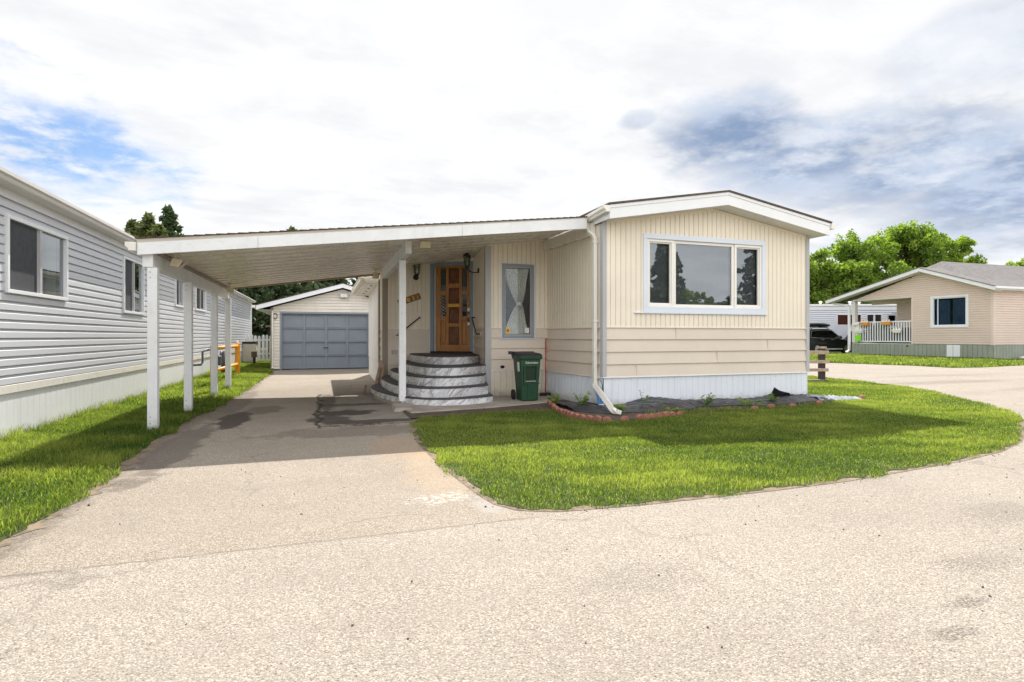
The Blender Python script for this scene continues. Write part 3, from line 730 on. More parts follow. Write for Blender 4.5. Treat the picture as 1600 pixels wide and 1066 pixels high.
# joints in the lap siding
jn = MB()
for s, z in ((1.42, 1.146), (3.45, 0.935), (0.62, 0.51), (2.3, 0.722)): W_front.box(jn, s, s + 0.006, z + 0.01, z + 0.20, 0.004, 0.0275)
jn.each('siding_joint', 'tan', H_)
# ledge between boards and laps
lg = MB()
for W, z in ((W_front, 1.35), (W_side, 1.35), (W_porch, 1.362), (W_rec, 1.362), (W_left, 1.362), (W_back, 1.362)):
    if W is W_porch: W.box(lg, 0.03, 0.31, z, z + 0.022, 0.0, 0.026); W.box(lg, 0.995, W.L - 0.03, z, z + 0.022, 0.0, 0.026)
    else: W.box(lg, 0.03, W.L - 0.03, z, z + 0.022, 0.0, 0.026)
lg.each('ledge_trim', 'cream', H_)
# skirting: white ribbed sheet on the bay, cream boards under the porch walls
sk = boards(MB(), W_front, 0, W_front.L, 0.0, 0.51, 0.125, 0.02, 0.014, 0.006)
boards(MB(), W_side, 0, W_side.L, -0.06, 0.51, 0.0585, 0.0, 0.024, 0.014).build('skirting', 'skirt_white', H_, fixn=False)['label'] = 'closely ribbed white skirting on the side of the bay'; boards(sk, W_right, 0, W_right.L, 0.0, 0.51, 0.125, 0, 0.014, 0.006)
sk.build('skirting', 'skirt_white', H_, fixn=False)
boards(MB(), W_porch, 0, W_porch.L, -0.05, 0.535, 0.125, 0.02, 0.022, 0.016).build('skirting', 'cream_skirt', H_, fixn=False); sk = MB()
boards(sk, W_left, 0, W_left.L, -0.03, 0.535, 0.15, 0.05, 0.02, 0.014); boards(sk, W_rec, 0, W_rec.L, -0.03, 0.535, 0.125, 0.0, 0.02, 0.014)
boards(sk, W_back, 0, W_back.L, -0.03, 0.50, 0.125, 0.0, 0.02, 0.014)
c_ = sk.build('skirting', 'cream_skirt', H_, fixn=False); c_['label'] = 'cream skirting boards under the porch walls'
st = MB(); W_front.box(st, -0.03, W_front.L + 0.03, 0.497, 0.515, 0.0, 0.036); W_side.box(st, 0.03, W_side.L, 0.497, 0.513, 0.0, 0.036)
W_porch.box(st, 0.05, W_porch.L - 0.03, 0.522, 0.538, 0.0, 0.026)
st.each('skirt_rail', 'white', H_, bevel=0.003)
# corner trims
ct = MB()
W_front.box(ct, -0.032, 0.045, 0.516, 3.135, 0.002, 0.032); W_side.box(ct, W_side.L - 0.07, W_side.L - 0.001, 0.516, 3.11, 0.002, 0.032)
W_front.box(ct, W_front.L - 0.05, W_front.L + 0.03, 0.516, 3.135, 0.002, 0.032)
W_porch.box(ct, -0.03, 0.09, -0.03, 2.97, 0.001, 0.034)
ct.each('corner_trim', 'grey_trim', H_, bevel=0.004)
ct = MB(); W_left.box(ct, -0.035, 0.085, 0.0, 2.73, 0.001, 0.034); W_back.box(ct, W_back.L - 0.05, W_back.L - 0.002, 0.0, 2.70, 0.001, 0.034)
W_back.box(ct, -0.02, 0.05, -0.0, 2.60, 0.001, 0.05); W_rec.box(ct, W_rec.L - 0.06, W_rec.L - 0.004, 0.0, 2.95, 0.002, 0.034)
for t_ in ct.each('corner_trim', 'brown_trim', H_, bevel=0.004): t_['label'] = 'brown corner trim of the porch recess'
# sloped rake moulding under the gable soffit
rk = MB()
for s0, s1 in ((0.05, 2.213), (2.213, 4.376)):
    rk.hexa([W_front.p(s0, 0.002, RZ(s0) - 0.035), W_front.p(s1, 0.002, RZ(s1) - 0.035), W_front.p(s1, 0.022, RZ(s1) - 0.035), W_front.p(s0, 0.022, RZ(s0) - 0.035),
             W_front.p(s0, 0.002, RZ(s0) + 0.01), W_front.p(s1, 0.002, RZ(s1) + 0.01), W_front.p(s1, 0.022, RZ(s1) + 0.01), W_front.p(s0, 0.022, RZ(s0) + 0.01)])
rk.each('rake_moulding', 'cream', H_)

# rear part of the house: white wall panel with a base panel
rp = MB(); W_rear.box(rp, 0, W_rear.L, 0.62, 2.56, -0.1, 0.0); W_rear.box(rp, 0, W_rear.L, -0.03, 0.60, -0.1, -0.012); W_rear.box(rp, 0, W_rear.L, 0.60, 0.62, -0.1, 0.008)
for k in range(1, 3): W_rear.box(rp, k * W_rear.L / 3, k * W_rear.L / 3 + 0.02, 0.63, 2.55, 0.0, 0.006)
r_ = rp.build('rear_wall', 'white_panel', H_); r_['label'] = 'white sheet wall of the rear addition'

# roofs of the house
def gable_roof(parent, x0, xr, x1, y0, y1, ze, zr, th, mroof, name='roof'):
    """two slopes: eaves at x0/x1 height ze, ridge xr height zr (top surface), thickness th"""
    mb = MB()
    a = [(x0, y0, ze - th), (xr, y0, zr - th), (x1, y0, ze - th), (x1, y0, ze), (xr, y0, zr), (x0, y0, ze)]
    mb.prism(None, a, [(x, y1, z) for x, y, z in a]); return mb.build(name, mroof, parent)
EX0, EX1, RX, YF, YB = 4.395, 9.06, 6.73, 8.03, 22.3
rf = gable_roof(H_, EX0 - 0.03, RX, EX1 + 0.03, YF - 0.03, YB, 3.365, 3.765, 0.03, 'shingle_brown')
# fascia boards along the gable, with a thin lower lip
fs = MB()
def rake(mb, xa, xb, za, zb, y, t, hgt, cap=0.0):
    mb.hexa([(xa, y, za - hgt), (xb, y, zb - hgt), (xb, y + t, zb - hgt), (xa, y + t, za - hgt), (xa, y, za), (xb, y, zb), (xb, y + t, zb), (xa, y + t, za)])
rake(fs, EX0, RX, 3.334, 3.734, YF, 0.03, 0.225); rake(fs, RX, EX1, 3.734, 3.334, YF, 0.03, 0.225)
rake(fs, EX0, RX, 3.336, 3.736, YF - 0.012, 0.012, 0.055); rake(fs, RX, EX1, 3.736, 3.336, YF - 0.012, 0.012, 0.055)
fs.box(EX0, EX0 + 0.03, YF + 0.03, YB, 3.118, 3.33); fs.box(EX1 - 0.03, EX1, YF + 0.03, YB, 3.118, 3.33)
fs.build('fascia', 'white', H_, bevel=0.004)
# soffit under the overhang (sloped, strips)
sf = MB()
nst = 26
for k in range(nst):
    xa = EX0 + 0.03 + (EX1 - EX0 - 0.06) * k / nst; xb = EX0 + 0.03 + (EX1 - EX0 - 0.06) * (k + 1) / nst - 0.006
    zf = lambda x: 3.125 + 0.171 * (min(x - EX0, EX1 - x))
    sf.hexa([(xa, YF + 0.03, zf(xa)), (xb, YF + 0.03, zf(xb)), (xb, 8.43, zf(xb)), (xa, 8.43, zf(xa)), (xa, YF + 0.03, zf(xa) + 0.02), (xb, YF + 0.03, zf(xb) + 0.02), (xb, 8.43, zf(xb) + 0.02), (xa, 8.43, zf(xa) + 0.02)])
sf.box(8.92, EX1 - 0.031, 8.44, YB, 3.125, 3.14)
sf.build('soffit', 'soffit_white', H_)
# rear addition roof: wide eave over the white wall
ra = MB(); ex = 0.96
ra.hexa([(ex, 14.1, 2.50), (4.4, 14.1, 2.50), (4.4, 18.32, 2.50), (ex, 18.32, 2.50), (ex, 14.1, 2.66), (4.4, 14.1, 3.2), (4.4, 18.32, 3.2), (ex, 18.32, 2.66)])
x_ = ra.build('rear_roof', 'off_white', H_, bevel=0.006)
dv = MB()
for k in range(4):
    dv.lathe((1.16, 14.6 + k * 0.9, 2.485), [(0.02, 0), (0.03, 0.004), (0.03, 0.014)], 10)
dv.each('soffit_vent', 'black_metal', x_)
gu = MB(); gu.box(ex - 0.11, ex - 0.002, 14.0, 18.36, 2.545, 2.65); gu.box(ex - 0.13, ex - 0.09, 14.0, 18.36, 2.63, 2.665); gu.build('gutter', 'off_white', H_, bevel=0.012)

# short gutter over the carport roof with its downspout
gu = MB()
prof = [(0.0, 0.0), (-0.075, 0.0), (-0.085, 0.03), (-0.115, 0.055), (-0.115, 0.105), (0.0, 0.105)]
for (ya, za, yb, zb) in ((YF - 0.03, 3.215, 8.86, 3.165),):
    gu.prism(None, [(EX0 - 0.006 + x, ya, za + z) for x, z in prof], [(EX0 - 0.006 + x, yb, zb + z) for x, z in prof])
g_ = gu.build('gutter', 'off_white', H_, bevel=0.006)
gr2 = MB(); gr2.prism(None, [(EX1 + 0.006 - x, YF - 0.04, 3.225 + z) for x, z in prof], [(EX1 + 0.006 - x, YB, 3.19 + z) for x, z in prof]); gr2.build('gutter', 'off_white', H_, bevel=0.006)
def sq_pipe(mb, pts, w, d):
    """rectangular pipe along points; w across in xy, d the other way"""
    P_ = [Vector(p) for p in pts]; rings = []
    for k, p in enumerate(P_):
        t = (P_[min(k + 1, len(P_) - 1)] - P_[max(k - 1, 0)]).normalized()
        a = Vector((0, 1, 0)); a = (a - t * a.dot(t)).normalized(); b = t.cross(a).normalized()
        i = len(mb.v); rings.append(i)
        for q, r in ((-1, -1), (1, -1), (1, 1), (-1, 1)): mb.v.append(tuple(p + a * w / 2 * q + b * d / 2 * r))
    for i, j in zip(rings[:-1], rings[1:]):
        for q in range(4): mb.f.append((i + q, i + (q + 1) % 4, j + (q + 1) % 4, j + q))
    mb.f.append(tuple(rings[0] + q for q in range(4))); mb.f.append(tuple(rings[-1] + q for q in range(4)))
ds = MB()
sq_pipe(ds, [(4.335, 8.72, 3.17), (4.335, 8.72, 3.06), (4.345, 8.70, 3.01), (4.395, 8.60, 2.93), (4.405, 8.58, 2.87)], 0.075, 0.06)
sq_pipe(ds, [(4.405, 8.58, 2.90), (4.405, 8.58, 0.42), (4.40, 8.55, 0.36), (4.19, 7.60, 0.10), (4.17, 7.48, 0.075), (4.19, 7.36, 0.07)], 0.085, 0.065)
ds.build('downspout', 'off_white', H_, bevel=0.006)
br = MB(); br.box(4.36, 4.45, 8.53, 8.635, 2.80, 2.835); br.box(4.36, 4.45, 8.53, 8.635, 1.45, 1.48); br.each('downspout_bracket', 'off_white', H_)

# picture window
wf = MB(); frame(wf, W_front, win[0], win[1], win[2], win[3], 0.088, -0.02, 0.036, 0.10)
W_front.box(wf, win[0] - 0.18, win[1] + 0.02, 1.600, 1.6185, 0.0, 0.05)
PW = wf.build('window', 'pale_trim', H_, bevel=0.005); PW['label'] = 'wide three pane picture window in the gabled bay'
s0 = 4.484
for (a, b, opn) in ((5.33, 5.868, 1), (5.872, 7.178, 0), (7.182, 7.80, 1)):
    a -= s0; b -= s0
    sh = MB(); t = 0.045 if opn else 0.05
    frame(sh, W_front, a, b, 1.722, 2.90, t, -0.06, 0.012 if opn else -0.004)
    if opn: frame(sh, W_front, a + 0.045, b - 0.045, 1.767, 2.855, 0.022, -0.06, -0.012)
    sh.build('sash', 'sash', PW, bevel=0.004)
    i = 0.067 if opn else 0.05
    pn = MB(); pn.face([W_front.p(a + i, -0.03, 1.722 + i), W_front.p(b - i, -0.03, 1.722 + i), W_front.p(b - i, -0.03, 2.9 - i), W_front.p(a + i, -0.03, 2.9 - i)])
    pn.build('pane', 'glass', PW, fixn=False)
rc = recess(MB(), W_front, 0.846, 3.316, 1.722, 2.90, 0.145, -0.06); rc.build('inside', 'dark_inside', PW, fixn=False)
bl = MB()
for (a, b) in ((0.90, 1.36), (1.44, 2.66), (2.74, 3.27)):
    z = 1.76
    while z < 2.86: bl.face([W_front.p(a, -0.105, z), W_front.p(b, -0.105, z), W_front.p(b, -0.088, z + 0.034), W_front.p(a, -0.088, z + 0.034)]); z += 0.036
    if a > 1.4 and a < 2:
        for s in (a + 0.25, b - 0.25): W_front.box(bl, s, s + 0.006, 1.76, 2.86, -0.086, -0.083)
bl.build('blind', 'blind', PW, fixn=False)

# porch window with lace curtain
wf = MB(); frame(wf, W_porch, 0.316, 0.994, 1.165, 2.645, 0.055, -0.03, 0.04)
PW2 = wf.build('window', 'blue_trim', H_, bevel=0.006); PW2['label'] = 'tall narrow porch window with a tied lace curtain'
wi = MB(); frame(wi, W_porch, 0.298, 1.012, 1.147, 2.663, 0.017, 0.0, 0.03); wi.build('window_trim', 'pale_trim', PW2)
wi = MB(); frame(wi, W_porch, 0.371, 0.939, 1.22, 2.59, 0.022, -0.04, 0.015); wi.build('sash', 'grey_trim', PW2)
pn = MB(); pn.face([W_porch.p(0.39, -0.01, 1.24), W_porch.p(0.92, -0.01, 1.24), W_porch.p(0.92, -0.01, 2.57), W_porch.p(0.39, -0.01, 2.57)]); pn.build('pane', 'clear_pane', PW2, fixn=False)
recess(MB(), W_porch, 0.371, 0.939, 1.22, 2.59, 0.14, -0.03).build('inside', 'dark_inside', PW2, fixn=False)
nu, nv = 90, 70; V = []; T = []
for j in range(nv + 1):
    z = 1.25 + 1.31 * j / nv; f = (z - 1.25) / 1.31
    # width: gathered to a waist at about 0.46
    d_ = (f - 0.46) / 0.54 if f > 0.46 else (0.46 - f) / 0.46
    hw = 0.055 + 0.205 * d_ ** 0.72; cxm = 0.655 + 0.05 * max(0, 1 - d_ * 1.6) + (0.0 if f > .46 else 0.0)
    for i in range(nu + 1):
        u = i / nu; s = cxm + hw * (2 * u - 1)
        V.append(W_porch.p(s, -0.075 + (0.010 + 0.014 * (1 - d_)) * math.sin(u * 46 + 2.0 * math.sin(f * 5)), z))
F = [[j * (nu + 1) + i, j * (nu + 1) + i + 1, (j + 1) * (nu + 1) + i + 1, (j + 1) * (nu + 1) + i] for j in range(nv) for i in range(nu)]
off = wloc(PW2)
cur = numpy_mesh('lace_curtain', np.array([(x - off.x, y - off.y, z) for x, y, z in V]), np.array(F), 'lace', parent=PW2)
for p in cur.data.polygons: p.use_smooth = True
tie = MB(); tie.lathe((W_porch.p(0.705, -0.075, 1.82)), [(0.045, 0), (0.056, 0.02), (0.058, 0.045), (0.048, 0.07)], 14); tie.build('curtain_tie', 'sticker', PW2, smooth=True)
sk_ = MB(); W_porch.box(sk_, 0.80, 0.895, 1.27, 1.375, -0.008, -0.004); sk_.build('sticker', 'sticker', PW2)
sk_ = MB(); W_porch.box(sk_, 0.405, 0.485, 1.255, 1.385, -0.008, -0.004); s_ = sk_.build('sticker', 'brass', PW2); s_['label'] = 'yellow and dark alarm sticker in the corner of the pane'
sk_ = MB(); sk_.lathe(W_porch.p(0.445, -0.0025, 1.32), [(0.024, 0), (0.024, 0.002)], 12, 'y'); sk_.build('sticker', 'wood_dark', PW2)
ov = MB(); c = W_porch.p(0.325, 0.02, 0.60)
ov.lathe(c, [(0.02, 0.012), (0.03, 0.0), (0.024, -0.02)], 14, 'y'); o_ = ov.build('wall_vent', 'black_metal', H_)
for v in o_.data.vertices: v.co.x = (v.co.x - (c[0] - wloc(H_).x)) * 1.6 + (c[0] - wloc(H_).x)

# front door, turned a little towards the bay
zb, zt_ = 0.86, 2.845; DL = W_door.L
DF = MB(); frame(DF, W_door, 0.015, DL - 0.015, 0.82, 2.905, 0.085, -0.12, 0.03, 0.02)
dfr = DF.build('door_frame', 'blue_trim', H_, bevel=0.004)
DF = MB(); W_door.box(DF, 0.0, 0.014, 0.84, 2.92, -0.03, 0.034); W_door.box(DF, DL - 0.014, DL, 0.84, 2.92, -0.03, 0.034); W_door.box(DF, 0.102, 0.128, 0.842, 2.818, -0.11, -0.02)
DF.build('casing_edge', 'pale_trim', dfr)
d0, d1 = 0.132, DL - 0.102; dw = d1 - d0
dr = MB()
cols = [(0, .14), (.33, .40), (.68, .74), (.88, 1.0)]      # stiles as fractions
xs = [0.0, 0.135, 0.30, 0.375, 0.675, 0.75, 0.895, 1.0]
yf = lambda v: zb + (zt_ - zb) * v
P2 = lambda u: d0 + dw * u
for a, b in ((0, 1), (2, 3), (4, 5), (6, 7)): W_door.box(dr, P2(xs[a]), P2(xs[b]), zb, zt_, -0.075, -0.03)
side_v = [0.0, 0.075, 0.36, 0.405, 0.655, 0.70, 0.965, 1.0]
for a, b in ((1, 2), (5, 6)):
    for c, d in ((0, 1), (2, 3), (4, 5), (6, 7)): W_door.box(dr, P2(xs[a]), P2(xs[b]), yf(side_v[c]), yf(side_v[d]), -0.075, -0.0302)
mid_v = [0.0, 0.075, 0.285, 0.325, 0.51, 0.555, 0.735, 0.785, 0.965, 1.0]
for c, d in ((0, 1), (2, 3), (4, 5), (6, 7), (8, 9)): W_door.box(dr, P2(xs[3]), P2(xs[4]), yf(mid_v[c]), yf(mid_v[d]), -0.075, -0.0302)
door = dr.build('door', 'door_wood', H_, bevel=0.004); door['label'] = 'carved orange brown wooden front door with narrow glass slots'
pnl = MB()
for c, d in ((1, 2), (3, 4), (5, 6), (7, 8)):
    a, b, e, f = P2(xs[3]), P2(xs[4]), yf(mid_v[c]), yf(mid_v[d])
    W_door.box(pnl, a, b, e, f, -0.072, -0.055); W_door.box(pnl, a + 0.03, b - 0.03, e + 0.03, f - 0.03, -0.0549, -0.036); W_door.box(pnl, a + 0.065, b - 0.065, e + 0.065, f - 0.065, -0.0359, -0.024)
pp = pnl.each('carved_panel', 'wood_dark', door, bevel=0.009)
pnl = MB()
for a, b in ((1, 2), (5, 6)):
    a, b, e, f = P2(xs[a]), P2(xs[b]), yf(side_v[1]), yf(side_v[2]); W_door.box(pnl, a, b, e, f, -0.072, -0.055); W_door.box(pnl, a + 0.025, b - 0.025, e + 0.03, f - 0.03, -0.0549, -0.036)
pnl.each('carved_panel', 'door_wood', door, bevel=0.009)
pnl = MB()
for a, b in ((1, 2), (5, 6)):
    for c, d in ((3, 4), (5, 6)):
        a_, b_, e, f = P2(xs[a]), P2(xs[b]), yf(side_v[c]), yf(side_v[d]); pnl.face([W_door.p(a_, -0.058, e), W_door.p(b_, -0.058, e), W_door.p(b_, -0.058, f), W_door.p(a_, -0.058, f)])
pnl.each('glass_slot', 'glass', door, fixn=False)
bk = MB(); W_door.box(bk, 0.0, DL, 0.83, 2.86, -0.10, -0.078); bk.build('door_back', 'dark_inside', door)
# lead pattern in the middle left slot, mail slot, handle
ld = MB(); a_, b_, e, f = P2(xs[1]), P2(xs[2]), yf(side_v[3]), yf(side_v[4])
for k in range(7):
    z = e + (f - e) * (k + 0.5) / 7; q = 0.5 * (a_ + b_)
    ld.tube([W_door.p(a_ + .01, -0.05, z), W_door.p(q, -0.05, z + 0.04), W_door.p(b_ - .01, -0.05, z), W_door.p(q, -0.05, z - 0.04), W_door.p(a_ + .01, -0.05, z)], 0.007, 5)
ld.build('lead_pattern', 'steel', door)
hd = MB(); W_door.box(hd, P2(.36), P2(.69), yf(.513), yf(.548), -0.0295, -0.018); hd.build('mail_slot', 'brass', door, bevel=0.003)
hd = MB(); W_door.box(hd, P2(.925), P2(.985), yf(.455), yf(.50), -0.0295, -0.01); W_door.box(hd, P2(.925), P2(.985), yf(.30), yf(.335), -0.0295, -0.01); W_door.box(hd, P2(.93), P2(.98), yf(.395), yf(.425), -0.0295, 0.0)
hd.lathe(W_door.p(P2(.95), -0.02, yf(.555)), [(0.022, 0), (0.022, -0.02)], 12, 'y'); hd.each('handle', 'steel', door, bevel=0.002)
hd = MB(); hd.tube([W_door.p(P2(.955), -0.025, yf(.46)), W_door.p(P2(.955), 0.03, yf(.445)), W_door.p(P2(.955), 0.03, yf(.36)), W_door.p(P2(.955), -0.025, yf(.345))], 0.013, 8); hd.build('handle', 'black_metal', door, smooth=True)
th_ = MB(); W_door.box(th_, 0.03, DL - 0.03, 0.822, 0.86, -0.12, 0.05); th_.build('threshold', 'mat_black', H_)

# wall lanterns
def lantern(parent, c, arm, s=1.0):
    """carriage lantern, c = centre of the glass body; arm = point on the wall"""
    fr = MB(); x, y, z = c
    fr.lathe((x, y, z + 0.10 * s), [(0.075 * s, 0), (0.08 * s, 0.008 * s), (0.055 * s, 0.035 * s), (0.03 * s, 0.06 * s), (0.012 * s, 0.075 * s), (0.010 * s, 0.12 * s), (0.002, 0.14 * s)], 6)
    fr.lathe((x, y, z - 0.13 * s), [(0.012 * s, -0.03 * s), (0.028 * s, 0.0), (0.045 * s, 0.025 * s), (0.045 * s, 0.035 * s)], 6)
    for k in range(6):
        an = 2 * math.pi * k / 6; fr.tube([(x + 0.045 * s * math.cos(an), y + 0.045 * s * math.sin(an), z - 0.10 * s), (x + 0.066 * s * math.cos(an), y + 0.066 * s * math.sin(an), z + 0.105 * s)], 0.0055 * s, 4)
    ax, ay, az = arm
    fr.tube([(x, y, z - 0.14 * s), (x * .6 + ax * .4, y * .6 + ay * .4, z - 0.20 * s), (ax * .9 + x * .1, ay * .9 + y * .1, az - 0.04 * s), (ax, ay, az)], 0.011 * s, 6)
    d = (Vector((ax, ay, 0)) - Vector((x, y, 0))).normalized(); q = Vector((ax, ay, az))
    fr.tube([q - d * 0.03, q - d * 0.012, q], [0.03 * s, 0.05 * s, 0.06 * s], 12)
    o = fr.build('wall_lantern', 'black_metal', parent, bevel=0.0)
    gl = MB(); gl.lathe((x, y, z - 0.10 * s), [(0.038 * s, 0), (0.060 * s, 0.20 * s)], 6); gl.build('lantern_glass', 'lamp_glass', o)
    bu = MB(); bu.lathe((x, y, z - 0.06 * s), [(0.01, 0), (0.022, 0.03), (0.024, 0.06), (0.012, 0.085)], 10); bu.build('bulb', 'sticker', o, smooth=True)
    return o
lantern(H_, (2.02, 12.70, 2.73), (2.02, 12.84, 2.56), 1.12)['label'] = 'black wall lantern left of the front door'
lantern(H_, (2.87, 11.42, 2.78), (3.125, 11.40, 2.60), 1.12)['label'] = 'black bracket lantern right of the front door'
# hand rails
def grip(p, q, nv_):
    g = MB(); p, q, nv_ = Vector(p), Vector(q), Vector(nv_)
    d = (q - p).normalized()
    g.tube([p, p + nv_ * 0.07, p + nv_ * 0.085 + d * 0.03, q + nv_ * 0.085 - d * 0.03, q + nv_ * 0.07, q], 0.014, 8)
    o = g.build('handrail', 'black_metal', H_, smooth=True)
    g = MB()
    for e in (p, q): g.tube([e, e + nv_ * 0.012], 0.045, 14)
    g.each('wall_plate', 'sticker', o); return o
grip((2.10, 12.842, 1.64), (1.58, 12.842, 1.22), (0, -1, 0))['label'] = 'dark hand rail on the wall left of the door'
grip((3.185, 11.90, 1.62), (3.10, 11.18, 1.25), (-0.99, 0.12, 0))['label'] = 'dark hand rail on the wall right of the door'
# house number board
sg = MB(); c = Vector((1.865, 12.822, 2.048)); ang = math.radians(19.5); ux, uz = math.cos(ang), math.sin(ang)
def sgp(a, b, y): return (c.x + a * ux - b * uz, y, c.z + a * uz + b * ux)
L_, h_ = 0.265, 0.072
sg.hexa([sgp(-L_, -h_, 12.818), sgp(L_, -h_, 12.818), sgp(L_, -h_, 12.842), sgp(-L_, -h_, 12.842), sgp(-L_, h_, 12.818), sgp(L_, h_, 12.818), sgp(L_, h_, 12.842), sgp(-L_, h_, 12.842)])
sgn = sg.build('number_board', 'sign_wood', H_, bevel=0.004); sgn['label'] = 'tilted wooden house number board reading 031'
for ch, a in (('0', -0.022), ('3', 0.096), ('1', 0.200)):
    text_obj('digit', ch, 0.125, 'brass', sgn, sgp(a, -0.047, 12.814), (math.radians(90), -ang, 0), 0.004)
pl = MB(); pl.box(1.475, 1.60, 12.805, 12.842, 0.80, 0.895); pl.box(1.49, 1.585, 12.800, 12.805, 0.815, 0.88); pl.build('outlet_cover', 'grey_trim', H_, bevel=0.004)
# small beige lamp by the corner under the ceiling

# ------------------------------------------------------------------ entry steps
STEPS = thing('entry_steps', 'curved grey marbled entry steps with black treads below the front door', 'steps', (2.1, 10.8, 0.0))
lev = [
 (.155, [(1.02, 12.4), (0.95, 12.0), (0.965, 11.5), (1.0, 11.05), (1.081, 10.62), (1.16, 10.25), (1.27, 9.90), (1.42, 9.62), (1.58, 9.44), (1.75, 9.32), (1.99, 9.25), (2.2, 9.25), (2.461, 9.32), (2.7, 9.43), (2.875, 9.55)]),
 (.325, [(1.19, 12.3), (1.17, 11.9), (1.18, 11.42), (1.20, 10.9), (1.25, 10.45), (1.34, 10.03), (1.46, 9.75), (1.60, 9.57), (1.78, 9.45), (2.007, 9.40), (2.25, 9.44), (2.50, 9.54), (2.72, 9.67), (2.86, 9.80)]),
 (.490, [(1.385, 12.3), (1.38, 11.6), (1.41, 11.0), (1.48, 10.4), (1.58, 10.05), (1.70, 9.82), (1.86, 9.68), (2.04, 9.63), (2.25, 9.66), (2.5, 9.78), (2.72, 9.93), (2.87, 10.08)]),
 (.655, [(1.60, 12.3), (1.60, 11.6), (1.63, 11.0), (1.70, 10.5), (1.80, 10.17), (1.93, 9.97), (2.10, 9.88), (2.3, 9.91), (2.55, 10.04), (2.76, 10.22), (2.915, 10.42)]),
 (.820, [(1.83, 12.5), (1.84, 12.0), (1.88, 11.5), (1.95, 11.1), (2.05, 10.82), (2.18, 10.64), (2.33, 10.58), (2.52, 10.66), (2.74, 10.85), (2.92, 11.06), (3.04, 11.24)]),
]
for i, (z, pts) in enumerate(lev):
    zlo = 0.034 if i == 0 else lev[i - 1][0]
    back = [(3.09, 11.3), (3.235, 12.2), (2.36, 12.83)] if i == 4 else [(3.01, 10.45), (3.0, 11.0), (2.9, 11.8), (2.36, 12.8)]
    back += [(pts[0][0] + 0.12, 12.82)]
    r = MB().slab(pts + back, zlo, z - 0.022).build('riser', 'marble', STEPS)
    # tread with a small nosing
    cx_, cy_ = 2.35, 11.6
    outp = [(x + (x - cx_) * 0.012 / max(.3, math.hypot(x - cx_, y - cy_)) * 1.0, y - 0.012) for x, y in pts]
    MB().slab(outp + back, z - 0.022, z).build('tread', 'tread_grey', STEPS, bevel=0.004)
sc_ = MB()
for z in (0.07, 0.11): sc_.lathe((2.84, 9.52, z), [(0.006, 0), (0.006, -0.006)], 8, 'y')
sc_.each('screw', 'grey_trim', STEPS)

# ------------------------------------------------------------------ carport
CP = thing('carport', 'long white carport roof sloping from the house to the left posts', 'carport', (0.5, 11, 0))
FL, FR, RR, RL = (-2.15, 7.90), (4.30, 8.61), (4.30, 13.9), (-2.15, 13.9)
# ceiling of narrow pans running across, with joints
sof = MB(); nP = 42
for k in range(nP):
    f0, f1 = k / nP, (k + 1) / nP - 0.10 / nP
    def cor(f): return (FL[0], FL[1] + 0.04 + (RL[1] - 0.04 - FL[1]) * f), (FR[0], FR[1] + 0.04 + (RR[1] - FR[1] - 0.04) * f)
    (a, b), (c, d) = cor(f0); (a2, b2), (c2, d2) = cor(f1)
    z0, z1 = soff(a), soff(c)
    tl = 0.006 if k % 3 == 0 else (-0.004 if k % 3 == 1 else 0.002)
    sof.hexa([(a, b, z0 - tl), (c, d, z1 - tl), (c2, d2, z1 + tl), (a2, b2, z0 + tl), (a, b, z0 + .03), (c, d, z1 + .03), (c2, d2, z1 + .03), (a2, b2, z0 + .03)])
so = sof.build('ceiling', 'soffit', CP)
top = MB(); zt0, zt1 = soff(-2.15), soff(4.30)
top.hexa([(*FL, zt0 + 0.035), (*FR, zt1 + 0.035), (*RR, zt1 + 0.035), (*RL, zt0 + 0.035), (*FL, 2.39), (*FR, 3.245), (*RR, 3.245), (*RL, 2.39)])
top.build('roof_deck', 'drip_tan', CP)
# shingles with stepped butts seen as a saw-tooth edge from the front
sh = MB(); nS = 52
for k in range(nS):
    f0, f1 = k / nS, (k + 1) / nS
    X = lambda f: FL[0] - 0.02 + (FR[0] - FL[0] + 0.02) * f; Y = lambda f: FL[1] - 0.025 + (FR[1] - FL[1]) * f; Z = lambda f: 2.392 + (3.248 - 2.392) * f
    sh.hexa([(X(f0), Y(f0), Z(f0)), (X(f1), Y(f1), Z(f1)), (X(f1), 13.92, Z(f1)), (X(f0), 13.92, Z(f0)), (X(f0), Y(f0), Z(f0) + .015), (X(f1), Y(f1), Z(f1) + .006), (X(f1), 13.92, Z(f1) + .006), (X(f0), 13.92, Z(f0) + .015)])
sh.build('shingle_roof', 'shingle_brown', CP)
fa = MB()
fw = Wall((FL[0], FL[1]), (4.27, 8.607)); L = fw.L
def slope_board(mb, W, s0, s1, zlo, zhi, o0, o1):
    a, b = zlo; c, d = zhi; q = lambda s, e, g: e + (g - e) * s / W.L
    mb.hexa([W.p(s0, o0, q(s0, a, b)), W.p(s1, o0, q(s1, a, b)), W.p(s1, o1, q(s1, a, b)), W.p(s0, o1, q(s0, a, b)), W.p(s0, o0, q(s0, c, d)), W.p(s1, o0, q(s1, c, d)), W.p(s1, o1, q(s1, c, d)), W.p(s0, o1, q(s0, c, d))])
slope_board(fa, fw, 0.0, 1.34, (2.195, 3.045), (2.343, 3.225), -0.03, 0.006); slope_board(fa, fw, 1.343, 4.2, (2.195, 3.045), (2.343, 3.225), -0.03, 0.005)
slope_board(fa, fw, 4.203, L, (2.195, 3.045), (2.343, 3.225), -0.03, 0.006)
fa.box(-2.15, -2.12, 7.94, 13.9, 2.20, 2.36)
fa.build('fascia', 'white_wood', CP, bevel=0.004)
fa = MB(); bw = Wall((-2.15, 13.93), (4.3, 13.93)); slope_board(fa, bw, 0, 6.4, (2.235, 3.10), (2.38, 3.245), 0.0, 0.03); fa.build('rear_trim', 'brown_trim', CP)
